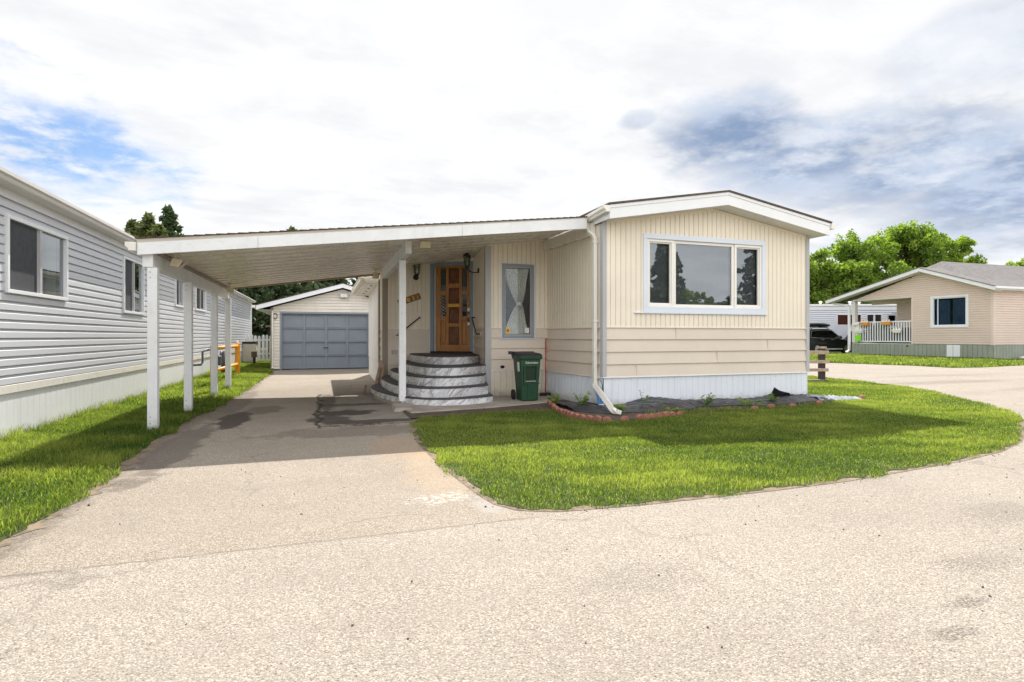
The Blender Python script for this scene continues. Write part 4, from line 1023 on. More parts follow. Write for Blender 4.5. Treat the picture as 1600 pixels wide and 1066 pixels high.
cg = MB(); cg.prism(None, [(-2.155 + x, 7.86, 2.24 + z) for x, z in prof], [(-2.155 + x, 13.92, 2.25 + z) for x, z in prof]); cg.build('gutter', 'off_white', CP, bevel=0.006)
be = MB(); be.box(-2.115, -2.0, 7.97, 13.88, 2.06, 2.255); be.build('beam', 'white_wood', CP, bevel=0.005)
be = MB(); be.box(-2.02, -1.965, 8.05, 13.85, 2.236, 2.272); be.build('ceiling_moulding', 'brown_trim', CP)
be = MB(); be.hexa([(1.262, 9.1, 2.545), (1.362, 9.1, 2.545), (1.362, 12.82, 2.50), (1.262, 12.82, 2.50), (1.262, 9.1, 2.755), (1.362, 9.1, 2.765), (1.362, 12.82, 2.765), (1.262, 12.82, 2.755)]); be.build('beam', 'white_wood', CP, bevel=0.005)
be = MB(); be.hexa([(4.36, 8.62, 2.94), (4.44, 8.62, 2.94), (4.30, 10.46, 2.94), (4.22, 10.46, 2.94), (4.36, 8.62, 3.15), (4.44, 8.62, 3.15), (4.30, 10.46, 3.15), (4.22, 10.46, 3.13)]); be.build('ledger', 'soffit', CP)
for y in (7.98, 9.9, 12.1, 13.78):
    p = MB(); p.box(-2.067, -1.957, y, y + 0.11, 0.0, 2.058); q = p.build('post', 'white_wood', CP, bevel=0.006)
p = MB(); p.box(1.245, 1.362, 9.74, 9.86, 0.075, 2.523); p.build('post', 'white_wood', CP, bevel=0.006)
p = MB(); p.box(1.285, 1.335, 9.735, 9.875, 0.05, 0.075); p.build('post_base', 'steel', CP)
for (px_, py_) in ((-2.012, 7.98), (-2.012, 9.9), (-2.012, 12.1), (-2.012, 13.78), (1.31, 9.74)):
    nb_ = MB()
    for zz_ in ((.12, .20, 1.93, 2.0) if px_ < 0 else (.16, .28, .95, 1.6, 2.42)): nb_.lathe((px_ + .02 * (1 if int(zz_ * 50) % 2 else -1), py_, zz_), [(0.007, 0.002), (0.007, -0.004)], 8, 'y')
    nb_.each('screw', 'brown_trim', CP)
pf = MB(); pf.hexa([(1.05, 9.0, -0.02), (1.36, 8.92, -0.02), (1.52, 9.88, -0.02), (1.12, 9.95, -0.02), (1.09, 9.05, 0.05), (1.35, 8.98, 0.05), (1.50, 9.86, 0.055), (1.16, 9.92, 0.055)])
structure(pf.build('post_footing', 'concrete', bevel=0.012))
fp = MB(); sq_pipe(fp, [(-2.21, 13.98, 2.30), (-2.21, 14.0, 2.05)], 0.06, 0.05); fp.build('downspout', 'off_white', CP)
# flood lights screwed to the ceiling (box on a stem with a tilted visor) and a folded spout under the gutter
def flood(c, rot=0.0, s=1.0):
    z = c[2]; mb = MB(); cr, sr = math.cos(rot), math.sin(rot)
    def T(x, y, zz): return (c[0] + (x * cr - y * sr) * s, c[1] + (x * sr + y * cr) * s, z + zz * s)
    mb.tube([T(0, 0, 0), T(0, 0, -.015)], .05 * s, 12); mb.tube([T(0, 0, -.01), T(0.01, 0, -.075)], .014 * s, 8)
    mb.hexa([T(-.05, -.05, -.17), T(.055, -.05, -.19), T(.055, .06, -.19), T(-.05, .06, -.17), T(-.02, -.045, -.075), T(.10, -.045, -.10), T(.10, .055, -.10), T(-.02, .055, -.075)])
    mb.hexa([T(.05, -.07, -.205), T(.062, -.07, -.20), T(.062, .08, -.20), T(.05, .08, -.205), T(.15, -.07, -.105), T(.162, -.07, -.098), T(.162, .08, -.098), T(.15, .08, -.105)])
    return mb.build('flood_light', 'dull_paint', CP, bevel=0.006)
flood((-1.86, 8.40, soff(-1.86)), 0.1)['label'] = 'beige flood light near the front left post'
flood((-1.86, 12.9, soff(-1.86)), 0.1)['label'] = 'beige flood light near the rear left post'
mb = MB(); zc = soff(1.56); mb.box(1.50, 1.62, 8.98, 9.10, zc - .015, zc); mb.box(1.53, 1.59, 9.0, 9.05, zc - 0.05, zc - .015); mb.hexa([(1.47, 8.95, zc - .15), (1.64, 8.95, zc - .15), (1.64, 9.06, zc - .15), (1.47, 9.06, zc - .15), (1.48, 8.93, zc - .05), (1.65, 8.93, zc - .05), (1.65, 9.04, zc - .05), (1.48, 9.04, zc - .05)])
f_ = mb.build('flood_light', 'dull_paint', CP, bevel=0.008); f_['label'] = 'square beige flood light beside the porch beam'
mb = MB(); mb.lathe((1.52, 8.945, zc - .10), [(0.008, 0), (0.008, -.004)], 8, 'y'); mb.lathe((1.60, 8.945, zc - .10), [(0.008, 0), (0.008, -.004)], 8, 'y'); mb.each('sensor_eye', 'black_metal', f_)
flood((1.12, 12.9, soff(1.12)), 1.4)['label'] = 'beige flood light by the porch corner'

# ------------------------------------------------------------------ wheeled bin and things by the porch
def wheeled_bin():
    x0, y0 = 3.545, 9.60; t = thing('wheeled_bin', 'dark green wheeled bin with black lid standing by the porch wall', 'bin', (x0, y0, 0.03))
    b = MB(); hb, wb, ht, wt = 0.150, 0.160, 0.212, 0.225
    b.hexa([(x0 - hb, y0 - wb, .035), (x0 + hb, y0 - wb, .035), (x0 + hb, y0 + wb, .035), (x0 - hb, y0 + wb, .035), (x0 - ht + .015, y0 - wt + .02, .80), (x0 + ht - .015, y0 - wt + .02, .80), (x0 + ht - .015, y0 + wt, .80), (x0 - ht + .015, y0 + wt, .80)])
    b.build('body', 'bin_green', t, bevel=0.02)
    r = MB(); r.hexa([(x0 - ht, y0 - wt, .785), (x0 + ht, y0 - wt, .785), (x0 + ht, y0 + wt + .02, .785), (x0 - ht, y0 + wt + .02, .785), (x0 - ht - .008, y0 - wt - .008, .845), (x0 + ht + .008, y0 - wt - .008, .845), (x0 + ht + .008, y0 + wt + .02, .845), (x0 - ht - .008, y0 + wt + .02, .845)]); r.build('rim', 'bin_green', t, bevel=0.01)
    l = MB(); l.hexa([(x0 - ht - .015, y0 - wt - .015, .846), (x0 + ht + .015, y0 - wt - .015, .846), (x0 + ht + .015, y0 + wt + .05, .846), (x0 - ht - .015, y0 + wt + .05, .846), (x0 - ht + .02, y0 - wt + .03, .895), (x0 + ht - .02, y0 - wt + .03, .895), (x0 + ht - .02, y0 + wt + .03, .915), (x0 - ht + .02, y0 + wt + .03, .915)])
    l.build('lid', 'bin_black', t, bevel=0.012)
    h = MB(); h.tube([(x0 - .25, y0 + .30, .905), (x0 + .25, y0 + .30, .905)], .015, 8); h.box(x0 - .262, x0 - .20, y0 + .22, y0 + .31, .87, .925); h.build('hinge_bar', 'bin_black', t)
    # moulded front: recess panel edges and lift bar pocket
    yF = lambda z: y0 - (wb + (wt - .02 - wb) * (z - .035) / .765)
    f = MB()
    def strip(xa, xb, za, zb_, o): f.hexa([(xa, yF(za) + .004, za), (xb, yF(za) + .004, za), (xb, yF(za) - o, za), (xa, yF(za) - o, za), (xa, yF(zb_) + .004, zb_), (xb, yF(zb_) + .004, zb_), (xb, yF(zb_) - o, zb_), (xa, yF(zb_) - o, zb_)])
    strip(x0 - .135, x0 - .10, .36, .66, .03); strip(x0 + .10, x0 + .135, .36, .66, .03); strip(x0 - .135, x0 + .135, .66, .685, .032); strip(x0 - .17, x0 - .06, .345, .37, .022); strip(x0 + .06, x0 + .17, .345, .37, .022)
    strip(x0 - .05, x0 - .04, .05, .35, .008); strip(x0 + .14, x0 + .15, .05, .34, .008)
    f.build('front_moulding', 'bin_green', t, bevel=0.004)
    f = MB(); strip(x0 - .10, x0 + .10, .40, .655, .001); mat('bin_shadow_green', (0.010, 0.032, 0.016), 0.5); f.build('pocket', 'bin_shadow_green', t)
    f = MB(); strip(x0 - .10, x0 + .10, .385, .402, .02); f.build('lift_bar', 'steel', t)
    for sx in (-1, 1):
        w_ = MB(); w_.lathe((x0 + sx * .195 - .025, y0 + .20, .125), [(.05, 0), (.092, .006), (.095, .025), (.092, .044), (.05, .05)], 20, 'x'); q = w_.build('wheel', 'tyre', t, smooth=False)
        MB().lathe((x0 + sx * .195 - .032, y0 + .20, .125), [(.03, 0), (.04, .004), (.04, .06), (.03, .064)], 12, 'x').build('hub', 'bin_black', q)
    s_ = MB(); s_.face([(x0 - .196, y0 - .16, .57), (x0 - .196, y0 - .04, .57), (x0 - .206, y0 - .04, .74), (x0 - .206, y0 - .16, .74)]); s_.build('label_sheet', 'sticker', t, fixn=False)
    tilt = math.atan2(.055, .765)
    text_obj('lettering', 'Edmonton', 0.058, 'text_white', t, (x0 + 0.02, yF(.725) - 0.004, .71), (math.radians(90) + tilt, 0, 0), 0.001)
wheeled_bin()
st = MB(); st.tube([(4.16, 10.20, .05), (4.265, 10.44, 1.16)], .012, 8); o = st.build('broom', 'red_paint', None, smooth=True); tag(o, 'red handled broom stick leaning in the corner behind the green bin', 'broom')
st = MB(); st.box(4.05, 4.25, 10.15, 10.25, .0305, .09); st.build('head', 'bin_black', o)
# boards leaning beside the steps and lying in front of the corner
for i, (a, b, w_, m_, lab) in enumerate([((1.06, 12.5, .0), (1.23, 12.80, 0.66), .06, 'board_wood', 'pale board leaning on the house corner left of the steps'),
        ((1.14, 12.45, .0), (1.21, 12.78, 0.50), .05, 'old_board', 'dark grey board leaning on the house corner behind the steps'),
        ((1.20, 12.42, .0), (1.27, 12.80, 0.58), .05, 'board_wood', 'narrow pale board leaning beside the dark grey one'),
        ((0.55, 12.30, .16), (0.98, 12.10, 0.10), .08, 'board_wood', 'short pinkish board lying propped up left of the bottom step'),
        ((0.80, 11.9, .02), (0.86, 12.2, 0.16), .04, 'old_board', 'old stick propped under the pinkish board')]):
    mb = MB(); A, B = Vector(a), Vector(b); t = (B - A).normalized(); sd = Vector((-t.y, t.x, 0)).normalized() if i >= 3 else Vector((1, 0.15, 0)); up_ = t.cross(sd).normalized() * .012; sd = sd * w_ / 2
    mb.hexa([A - sd - up_, A + sd - up_, A + sd + up_, A - sd + up_, B - sd - up_, B + sd - up_, B + sd + up_, B - sd + up_])
    tag(mb.build('board', m_), lab, 'board', 'loose boards beside the steps')

# ------------------------------------------------------------------ flower bed: black fabric, edging stones, weeds, panel
def bed_z(x, y):
    r = 0.022 + 0.015 * math.sin(x * 2.3 + 1) + 0.012 * math.sin(x * 4.1 + y * 5)
    r += 0.016 * abs(math.sin(x * 6.3 + y * 13 + 1.5 * math.sin(x * 2.2))) + 0.011 * abs(math.sin(x * 15 - y * 19 + 2 * math.sin(y * 7))) + .005 * math.sin(x * 41 + y * 33)
    r += 0.05 * math.exp(-((x - 8.0) / .30) ** 2) + 0.065 * math.exp(-((x - 5.35) / .40) ** 2) + 0.06 * math.exp(-((x - 4.0) / .25) ** 2 - ((y - 8.0) / .3) ** 2) + .02 * math.exp(-((x - 6.5) / .5) ** 2)
    return r
fb = MB(); nx_, ny_ = 300, 26
def bed_y(x):   # outer rim
    return 7.56 + 0.055 * (x - 5) + 0.05 * math.sin(x * 3.1) + 0.03 * math.sin(x * 7.7) + (0.18 * math.exp(-((x - 6.1) / .5) ** 2))
V = []; F = []
for i in range(nx_ + 1):
    x = 3.75 + (8.95 - 3.75) * i / nx_
    ylo = bed_y(x) if x > 4.2 else bed_y(4.2) + (4.2 - x) * 0.9
    yhi = 8.395 if x > 4.47 else 9.1 + (x - 3.75) * -0.2
    if x <= 4.47: yhi = min(yhi, 9.2)
    for j in range(ny_ + 1):
        f = j / ny_; y = ylo + (yhi - ylo) * f
        xx = min(x, 4.42 - (y - 8.6) * 0.08) if (x <= 4.47 and y > 8.4) else x
        z = 0.022 + max(0, bed_z(x, y)) * min(1, 4 * f * (1.25 - f) + 0.08)
        V.append((xx, y, z))
for i in range(nx_):
    for j in range(ny_):
        a = i * (ny_ + 1) + j; F.append((a, a + ny_ + 1, a + ny_ + 2, a + 1))
fb.v, fb.f = V, F
fo = fb.build('landscape_fabric', 'fabric_black', smooth=True, fixn=False); tag(fo, 'crumpled black weed barrier sheet along the foot of the white skirting', 'fabric sheet')
so_ = fo.modifiers.new('solid', 'SOLIDIFY'); so_.thickness = 0.004
# upturned corner and the pale bunched end on the right
fl = MB(); A = (7.78, 8.2, .06); B = (8.45, 8.1, .06); C_ = (7.83, 8.37, .28); n_ = 10
pts = [[(A[0] + (B[0] - A[0]) * i / n_ + .0, A[1] + (B[1] - A[1]) * i / n_ + .05 * math.sin(i * 1.3) - 0.13 * j, A[2] + (C_[2] - A[2]) * max(0, 1 - i / n_) ** 1.5 * j + .01 * math.sin(i * 2)) for i in range(n_ + 1)] for j in (0, .35, .7, 1)]
for j in range(3):
    for i in range(n_): fl.face([pts[j][i], pts[j][i + 1], pts[j + 1][i + 1], pts[j + 1][i]])
fl.build('upturned_flap', 'fabric_black', fo, smooth=True, fixn=False)
V, F = [], []
for i in range(31):
    for j in range(11):
        a = i / 30; b = j / 10; x = 8.6 + 0.98 * a; y = 8.02 - 0.14 * a + (0.42 - .2 * a) * (b - .5)
        V.append((x, y, 0.02 + (0.07 - .04 * a) * (1 - (2 * b - 1) ** 2) * (1 + .5 * math.sin(a * 21 + b * 9)) + .012 * math.sin(a * 50 + b * 31)))
for i in range(30):
    for j in range(10): q = i * 11 + j; F.append((q, q + 11, q + 12, q + 1))
pf_ = MB(); pf_.v, pf_.f = V, F; mat('sheet_grey', (0.30, 0.32, 0.36), 0.35, 0.3, 9)
tag(pf_.build('plastic_sheet', 'sheet_grey', smooth=True, fixn=False), 'bunched pale grey plastic sheet on the grass at the right corner of the house', 'plastic sheet')
# scalloped edging stones
path = [(3.80, 9.14), (3.60, 8.5), (3.50, 8.0), (3.465, 7.45), (3.53, 7.20), (3.66, 6.99), (3.84, 6.93), (4.0, 6.91), (4.40, 6.98), (4.95, 7.13), (5.87, 7.21), (7.0, 7.40), (8.5, 7.60)]
seg = []; acc = 0
for (a, b), (c, d) in zip(path[:-1], path[1:]):
    L = math.hypot(c - a, d - b); seg.append((acc, L, (a, b), (c, d))); acc += L
proto = None; sp_ = 0.135; k = 0; dcur = 0.05
while dcur < acc:
    for (s_, L, a, b) in seg:
        if s_ <= dcur < s_ + L:
            f = (dcur - s_) / L; x = a[0] + (b[0] - a[0]) * f; y = a[1] + (b[1] - a[1]) * f; an = math.atan2(b[1] - a[1], b[0] - a[0])
    k += 1; dcur += sp_
    if random.random() < (0.10 if x < 4.6 else 0.30 if x < 5.6 else 0.62) and k > 2: continue
    if proto is None:
        mb = MB(); ns = 10; A_ = [(-.062, -.03, -.03), (.062, -.03, -.03)] + [(.062 * math.cos(math.pi * q / ns), -.03, .028 + .042 * math.sin(math.pi * q / ns)) for q in range(ns + 1)]
        mb.prism(None, A_, [(x_, .03, z_) for x_, y_, z_ in A_]); proto = mb.build('edging_stone', 'edging', bevel=0.008); o = proto
    else: o = proto.copy(); COL.objects.link(o)
    o.location = (x, y, -0.012 + random.uniform(-.012, .006) - (0.022 if x > 5.4 else 0)); o.rotation_euler = (random.uniform(-.15, .15), random.uniform(-.06, .06), an + random.uniform(-.08, .08))
    tag(o, 'small red scalloped edging stone half sunk in the rim of the flower bed', 'edging stone', 'scalloped edging stones round the flower bed')
ro = proto.copy(); COL.objects.link(ro); ro.location = (9.62, 7.83, .0); ro.rotation_euler = (0.2, 0.1, 0.9); tag(ro, 'single reddish edging stone past the end of the pale plastic sheet', 'edging stone')
# panel behind the downspout and coiled cable
mb = MB(); mb.hexa([(4.33, 8.30, .03), (4.47, 8.36, .03), (4.47, 8.375, .03), (4.33, 8.315, .03), (4.33, 8.36, .30), (4.47, 8.40, .30), (4.47, 8.408, .30), (4.33, 8.375, .30)])
o = mb.build('picture_panel', 'sticker_blue'); tag(o, 'small blue and white panel leaning at the corner behind the downspout', 'panel')
for i_, (x0_, z0_, x1_, z1_) in enumerate(((.01, .02, .13, .06), (.085, .09, .13, .24))):
    q = MB(); q.hexa([(4.33 + x0_, 8.29 + x0_ * .43, .03 + z0_), (4.33 + x1_, 8.29 + x1_ * .43, .03 + z0_), (4.33 + x1_, 8.30 + x1_ * .43, .03 + z0_), (4.33 + x0_, 8.30 + x0_ * .43, .03 + z0_), (4.33 + x0_, 8.33 + x0_ * .43, .03 + z1_), (4.33 + x1_, 8.33 + x1_ * .43, .03 + z1_), (4.33 + x1_, 8.34 + x1_ * .43, .03 + z1_), (4.33 + x0_, 8.34 + x0_ * .43, .03 + z1_)]); q.build('printed_patch', 'text_white', o)
mb = MB(); mb.tube([(4.44 , 8.50 + .14 * math.cos(a), .34 + .13 * math.sin(a)) for a in [k * math.pi / 10 for k in range(0, 12)]], .006, 6); tag(mb.build('cable', 'pipe_grey', smooth=True), 'grey cable looping on the skirting beside the downspout', 'cable')

def leaf_quads(P, size, r, up=0.3, aspect=1.0):
    """n random quads around points P"""
    n = len(P); a = r.normal(0, 1, (n, 3)); a /= np.linalg.norm(a, axis=1)[:, None]
    b = r.normal(0, 1, (n, 3)); b -= a * (a * b).sum(1)[:, None]; b /= np.linalg.norm(b, axis=1)[:, None]
    s = size * r.uniform(0.6, 1.3, n)[:, None]; a = a * s * 0.5 * aspect; b = b * s * 0.5
    V = np.stack([P - a, P - b * 0.7 + a * .1, P + a, P + b * .7 + a * .1], 1)
    F = (np.arange(n) * 4)[:, None] + np.arange(4)[None]
    return V.reshape(-1, 3), F
def weed(x, y, h, n, spread, label, kind='broad'):
    t = thing('weed', label, 'plant', (x, y, 0.02), 'weeds in the flower bed'); r = np.random.default_rng(int(x * 100 + y * 10))
    mb = MB(); V = []; F = []
    for k in range(n):
        a = r.uniform(0, 6.28); l = h * r.uniform(.6, 1.1); sx, sy = math.cos(a) * spread * r.uniform(.4, 1), math.sin(a) * spread * r.uniform(.4, 1)
        p0, p1, p2 = (x, y, .02), (x + sx * .4, y + sy * .4, .02 + l * .6), (x + sx, y + sy, .02 + l)
        mb.tube([p0, p1, p2], [.005, .004, .002], 5)
        for f in np.linspace(.25, 1, 7):
            q = Vector(p1).lerp(Vector(p2), max(0, (f - .4) / .6)) if f > .4 else Vector(p0).lerp(Vector(p1), f / .4)
            a2 = r.uniform(0, 6.28); ll = r.uniform(.04, .07) * (1.3 if kind == 'broad' else .6); d = Vector((math.cos(a2), math.sin(a2), .35)) * ll; s2 = Vector((-math.sin(a2), math.cos(a2), 0)) * ll * .3
            i = len(V); V += [tuple(q), tuple(q + d * .5 + s2), tuple(q + d), tuple(q + d * .5 - s2)]; F.append([i, i + 1, i + 2, i + 3])
    mb.build('stem', 'weed', t)
    numpy_mesh('leaf', np.array(V) - np.array([x, y, .02]), np.array(F), 'leaf', r.uniform(0.1, .8, len(V)), parent=t)
weed(4.0, 8.25, .26, 9, .20, 'leafy weed growing left of the downspout foot')
weed(3.70, 8.65, .20, 9, .16, 'low leafy weed by the concrete pad corner')
weed(4.95, 7.95, .30, 2, .10, 'bare two pronged weed sticking out of the black sheet')
weed(6.05, 7.75, .20, 8, .14, 'leafy weed in front of the middle of the skirting')
weed(7.55, 7.85, .16, 5, .16, 'sparse weed by the upturned sheet corner')
weed(4.35, 7.55, .14, 6, .16, 'low weed under the angled downspout foot')
weed(5.05, 7.25, .10, 6, .22, 'flat weed between the red stones and black sheet')
weed(6.9, 7.62, .10, 7, .3, 'flat green weed spreading in front of the black sheet')

BEDG = [(4.6, 7.15), (5.87, 7.26), (7.0, 7.45), (8.75, 7.72), (8.8, 7.95), (7.0, 7.66), (5.6, 7.52), (4.7, 7.50)]
grass('grass', BEDG, (4.5, 8.9, 7.1, 8.0), 2600, 0.045, 0.006, 'straggly grass between the red edging stones and black sheet', 0.05, 0.15)
# ------------------------------------------------------------------ blue grey trailer on the left
TR = thing('neighbour_trailer', 'long pale blue grey trailer home with white skirting on the left', 'mobile home', (-6, 16, 0))
TW = Wall((-3.44, 2.0), (-3.44, 30.7)); ty = lambda y: y - 2.0
MB().box(-8.4, -3.60, 2.05, 30.65, 0.0, 2.85).build('core', 'dark_inside', TR)
wins = [(7.84, 9.43, 1.70, 2.60), (11.76, 12.96, 1.63, 2.66), (15.49, 16.42, 1.94, 2.65), (17.77, 19.2, 1.95, 2.64), (4.2, 5.6, 1.7, 2.6)]
ops = [(ty(a), ty(b), c, d) for a, b, c, d in wins]
sd_ = laps(MB(), TW, 0, TW.L, 0.645, 2.79, 0.1065, 0.645, 0.022, gap=.008, dutch=True, openings=[(a + .03, b - .03, c + .03, d - .03) for a, b, c, d in ops])
s_ = sd_.build('lap_siding', 'trailer_blue', TR, fixn=False)
ew = Wall((-3.44, 30.7), (-8.5, 30.7)); laps(MB(), ew, 0, ew.L, 0.645, 2.79, .1065, .645, .024, gap=.011, dutch=True).build('lap_siding', 'trailer_blue', TR, fixn=False)
b_ = boards(MB(), TW, 0, TW.L, 0.02, 0.545, 0.155, 0, 0.012, 0.010); b_.build('skirting', 'trailer_skirt', TR, fixn=False)
lb = MB()
k = 0; y = 0.0
while y < TW.L: TW.box(lb, y, min(y + 1.22, TW.L) - .004, 0.545, 0.642, 0.0, 0.03); y += 1.22
lb.build('ledge', 'off_white', TR, bevel=0.004)
fb_ = MB(); TW.box(fb_, 0, TW.L, 2.79, 2.92, 0.0, 0.022); fb_.build('frieze_board', 'white', TR)
TW.box(MB(), 0, 1, 0, 1, 0, 1)
fb_ = MB(); TW.box(fb_, 0, TW.L, 2.885, 2.905, 0.022, 0.20); fb_.build('soffit', 'soffit_white', TR)
gt = MB(); pr = [(0.14, 2.885), (0.205, 2.89), (0.215, 2.925), (0.24, 2.945), (0.24, 2.985), (0.22, 2.99), (0.14, 2.985)]
gt.prism(None, [(-3.44 + a, 1.95, b) for a, b in pr], [(-3.44 + a, 30.75, b) for a, b in pr]); gt.build('gutter', 'far_roof_edge', TR)
rf_ = MB(); rf_.prism(None, [(-3.30, 1.95, 2.99), (-8.6, 1.95, 2.99), (-8.6, 1.95, 3.02), (-5.95, 1.95, 3.18), (-3.30, 1.95, 3.02)], [(-3.30, 30.75, 2.99), (-8.6, 30.75, 2.99), (-8.6, 30.75, 3.02), (-5.95, 30.75, 3.18), (-3.30, 30.75, 3.02)]); rf_.build('roof', 'far_roof_edge', TR)
cc = MB(); TW.box(cc, TW.L - .09, TW.L + .01, 0.0, 2.9, 0.0, 0.03); cc.box(-3.45, -3.41, 30.72, 30.80, 0.05, 2.88); cc.build('corner_trim', 'white', TR)
for i, (a, b, c, d) in enumerate(ops):
    wf = frame(MB(), TW, a, b, c, d, 0.045, -0.03, 0.045); W_ = wf.build('window', 'white', TR, bevel=0.004)
    W_['label'] = ['nearest sliding window of the blue trailer', 'second sliding window, behind the front carport post', 'small third window of the blue trailer', 'farthest window of the blue trailer', 'window near the front end'][i]
    mid = a + (b - a) * (0.50 if i else 0.52)
    q = MB(); TW.box(q, mid - .03, mid + .03, c + .045, d - .045, -0.03, 0.03); TW.box(q, a + .046, a + .07, c + .046, d - .046, -0.03, 0.012); TW.box(q, mid - .055, mid - .031, c + .046, d - .046, -0.03, 0.012)
    q.each('sash', 'grey_trim', W_)
    q = MB(); q.face([TW.p(mid + .03, 0.0, c + .045), TW.p(b - .045, 0.0, c + .045), TW.p(b - .045, 0.0, d - .045), TW.p(mid + .03, 0.0, d - .045)]); q.build('pane', 'glass', W_, fixn=False)
    q = MB(); q.face([TW.p(a + .07, 0.005, c + .045), TW.p(mid - .055, 0.005, c + .045), TW.p(mid - .055, 0.005, d - .045), TW.p(a + .07, 0.005, d - .045)]); q.build('screen', 'screen_grey', W_, fixn=False)
    recess(MB(), TW, a + .045, b - .045, c + .045, d - .045, .15, -.03).build('inside', 'dark_inside', W_, fixn=False)
    q = MB(); nfold = 26
    for k in range(nfold):
        u0, u1 = mid + .02 + (b - mid) * .92 * k / nfold, mid + .02 + (b - mid) * .92 * (k + 1) / nfold
        o0, o1 = -.10 + .02 * (k % 2), -.10 + .02 * ((k + 1) % 2)
        if i == 0 and 7 < k < 15: continue
        q.face([TW.p(u0, o0, c + .05), TW.p(u1, o1, c + .05), TW.p(u1, o1, d - .05), TW.p(u0, o0, d - .05)])
    q.build('curtain', 'curtain_green', W_, fixn=False)

# ------------------------------------------------------------------ gas meter guard, post box, fence
GM = thing('gas_meter', 'grey gas meter with bent pipes on the side of the blue trailer', 'gas meter', (-3.2, 18.9, 0))
q = MB(); q.tube([(-3.42, 16.6, .44), (-3.12, 16.9, .44), (-3.10, 17.0, .50), (-3.10, 17.0, .78), (-3.05, 17.3, .84), (-2.98, 17.9, .84), (-2.95, 18.2, .80)], .028, 8); q.build('pipe', 'pipe_grey', GM, smooth=True)
q = MB(); q.box(-3.18, -2.92, 18.6, 18.95, .33, .62); q.build('meter_box', 'pipe_grey', GM, bevel=0.03)
q = MB(); q.tube([(-3.0, 18.95, .40), (-3.0, 19.15, .44), (-3.0, 19.2, .66), (-3.0, 19.3, .72), (-3.0, 19.95, .72), (-3.0, 20.05, .66), (-3.0, 20.05, .0)], .035, 8); q.tube([(-3.0, 19.6, .72), (-3.0, 19.6, 0)], .055, 8); q.build('pipe', 'pipe_grey', GM, smooth=True)
q = MB(); q.box(-3.06, -2.92, 20.0, 20.25, .42, .52); q.build('regulator', 'pipe_grey', GM, bevel=0.02)
GG = thing('pipe_guard', 'orange steel pipe barrier in front of the gas meter', 'barrier', (-2.5, 17, 0))
for y, x in ((18.95, -2.5), (15.1, -2.52)):
    p = MB(); p.lathe((x, y, 0), [(.07, 0), (.07, .97), (.05, 1.0)], 14); p.build('post', 'orange_paint', GG, smooth=False)
for z in (.915, .36):
    p = MB(); p.tube([(-2.51, 15.1, z), (-2.5, 18.95, z)], .042, 10); p.build('rail', 'orange_paint', GG, smooth=True)
cp_ = MB(); cp_.lathe((-2.5, 18.95, 1.0), [(.03, 0), (.025, .06), (.01, .07)], 8); cp_.build('cap', 'white', GG)
PB = thing('utility_post', 'short dark brown utility post at the end of the blue trailer', 'post', (-2.85, 26.6, 0))
MB().box(-2.90, -2.80, 26.55, 26.65, 0, .42).build('post', 'post_dark', PB); MB().box(-2.96, -2.74, 26.5, 26.7, .30, .56).build('box', 'brown_box', PB, bevel=0.02)
BX = thing('storage_box', 'cream cabinet with a dark top between the blue trailer and picket fence', 'cabinet', (-3.15, 27.7, 0))
MB().box(-3.42, -2.85, 27.4, 27.9, 0, .88).build('cabinet', 'cream_skirt', BX, bevel=0.02); MB().box(-3.44, -2.83, 27.38, 27.92, .881, .97).build('top', 'bin_black', BX)
PF = thing('picket_fence', 'white picket fence between the blue trailer and garage', 'fence', (-2.5, 28.6, 0))
x = -3.40; k = 0
while x < -1.2:
    p = MB(); h = 1.22 + .03 * math.sin(k * 1.7); wx = .115
    a = [(x, 28.60, .06), (x + wx, 28.60, .06), (x + wx, 28.60, h), (x + wx / 2, 28.60, h + .05), (x, 28.60, h)]
    p.prism(None, a, [(u + random.uniform(-.01, .01), 28.625, v) for u, _, v in a]); p.build('picket', 'white', PF); x += .165; k += 1
for z in (.35, 1.0): MB().box(-3.42, -1.2, 28.63, 28.67, z, z + .08).build('rail', 'white', PF)
WB = thing('shed', 'distant shed corner with a brown roof beyond the picket fence', 'shed', (-1.0, 36, 0))
MB().box(-3.1, 1.5, 35.6, 38, 0, 1.75).build('wall', 'dark_inside', WB); MB().box(-2.9, -1.9, 35.55, 35.6, 1.15, 1.35).build('board', 'board_wood', WB); MB().box(-3.2, 1.6, 35.4, 38.2, 1.75, 1.86).build('roof', 'brown_box', WB)
CV = thing('garden_shed', 'white porch corner with a small pale roof behind the blue trailer', 'porch', (-4.3, 34, 0))
MB().box(-4.4, -4.28, 33.0, 33.12, 0, 2.1).build('post', 'white', CV); MB().box(-6.0, -3.95, 32.7, 35, 2.1, 2.28).build('roof', 'off_white', CV)

# ------------------------------------------------------------------ garage at the end of the drive
GA = thing('garage', 'cream sided detached garage with a blue grey panelled door', 'garage', (0.7, 24, 0))
GW = Wall((-1.75, 21.5), (3.1, 21.5)); GS = Wall((-1.75, 28.5), (-1.75, 21.5))
gsl = 0.292; zpk = 2.95; xpk = 0.675
MB().box(-1.65, 3.0, 21.75, 28.4, 0.02, 2.2).build('core', 'dark_inside', GA)
gz = (lambda z: 0.0 if z < 2.235 else (z - 2.235) / gsl, lambda z: GW.L if z < 2.235 else GW.L - (z - 2.235) / gsl)
q = laps(MB(), GW, 0, GW.L, 0.03, 2.94, .108, .03, .022, gap=.014, dutch=True, openings=[(.28, 3.40, 0.0, 2.085)], zt=gz); laps(q, GS, 0, GS.L, .03, 2.23, .108, .03, .022, gap=.014, dutch=True)
q.build('lap_siding', 'garage_siding', GA, fixn=False)
q = MB(); GW.box(q, -.02, .07, 0.02, 2.22, .001, .03); q.build('corner_trim', 'brown_trim', GA)
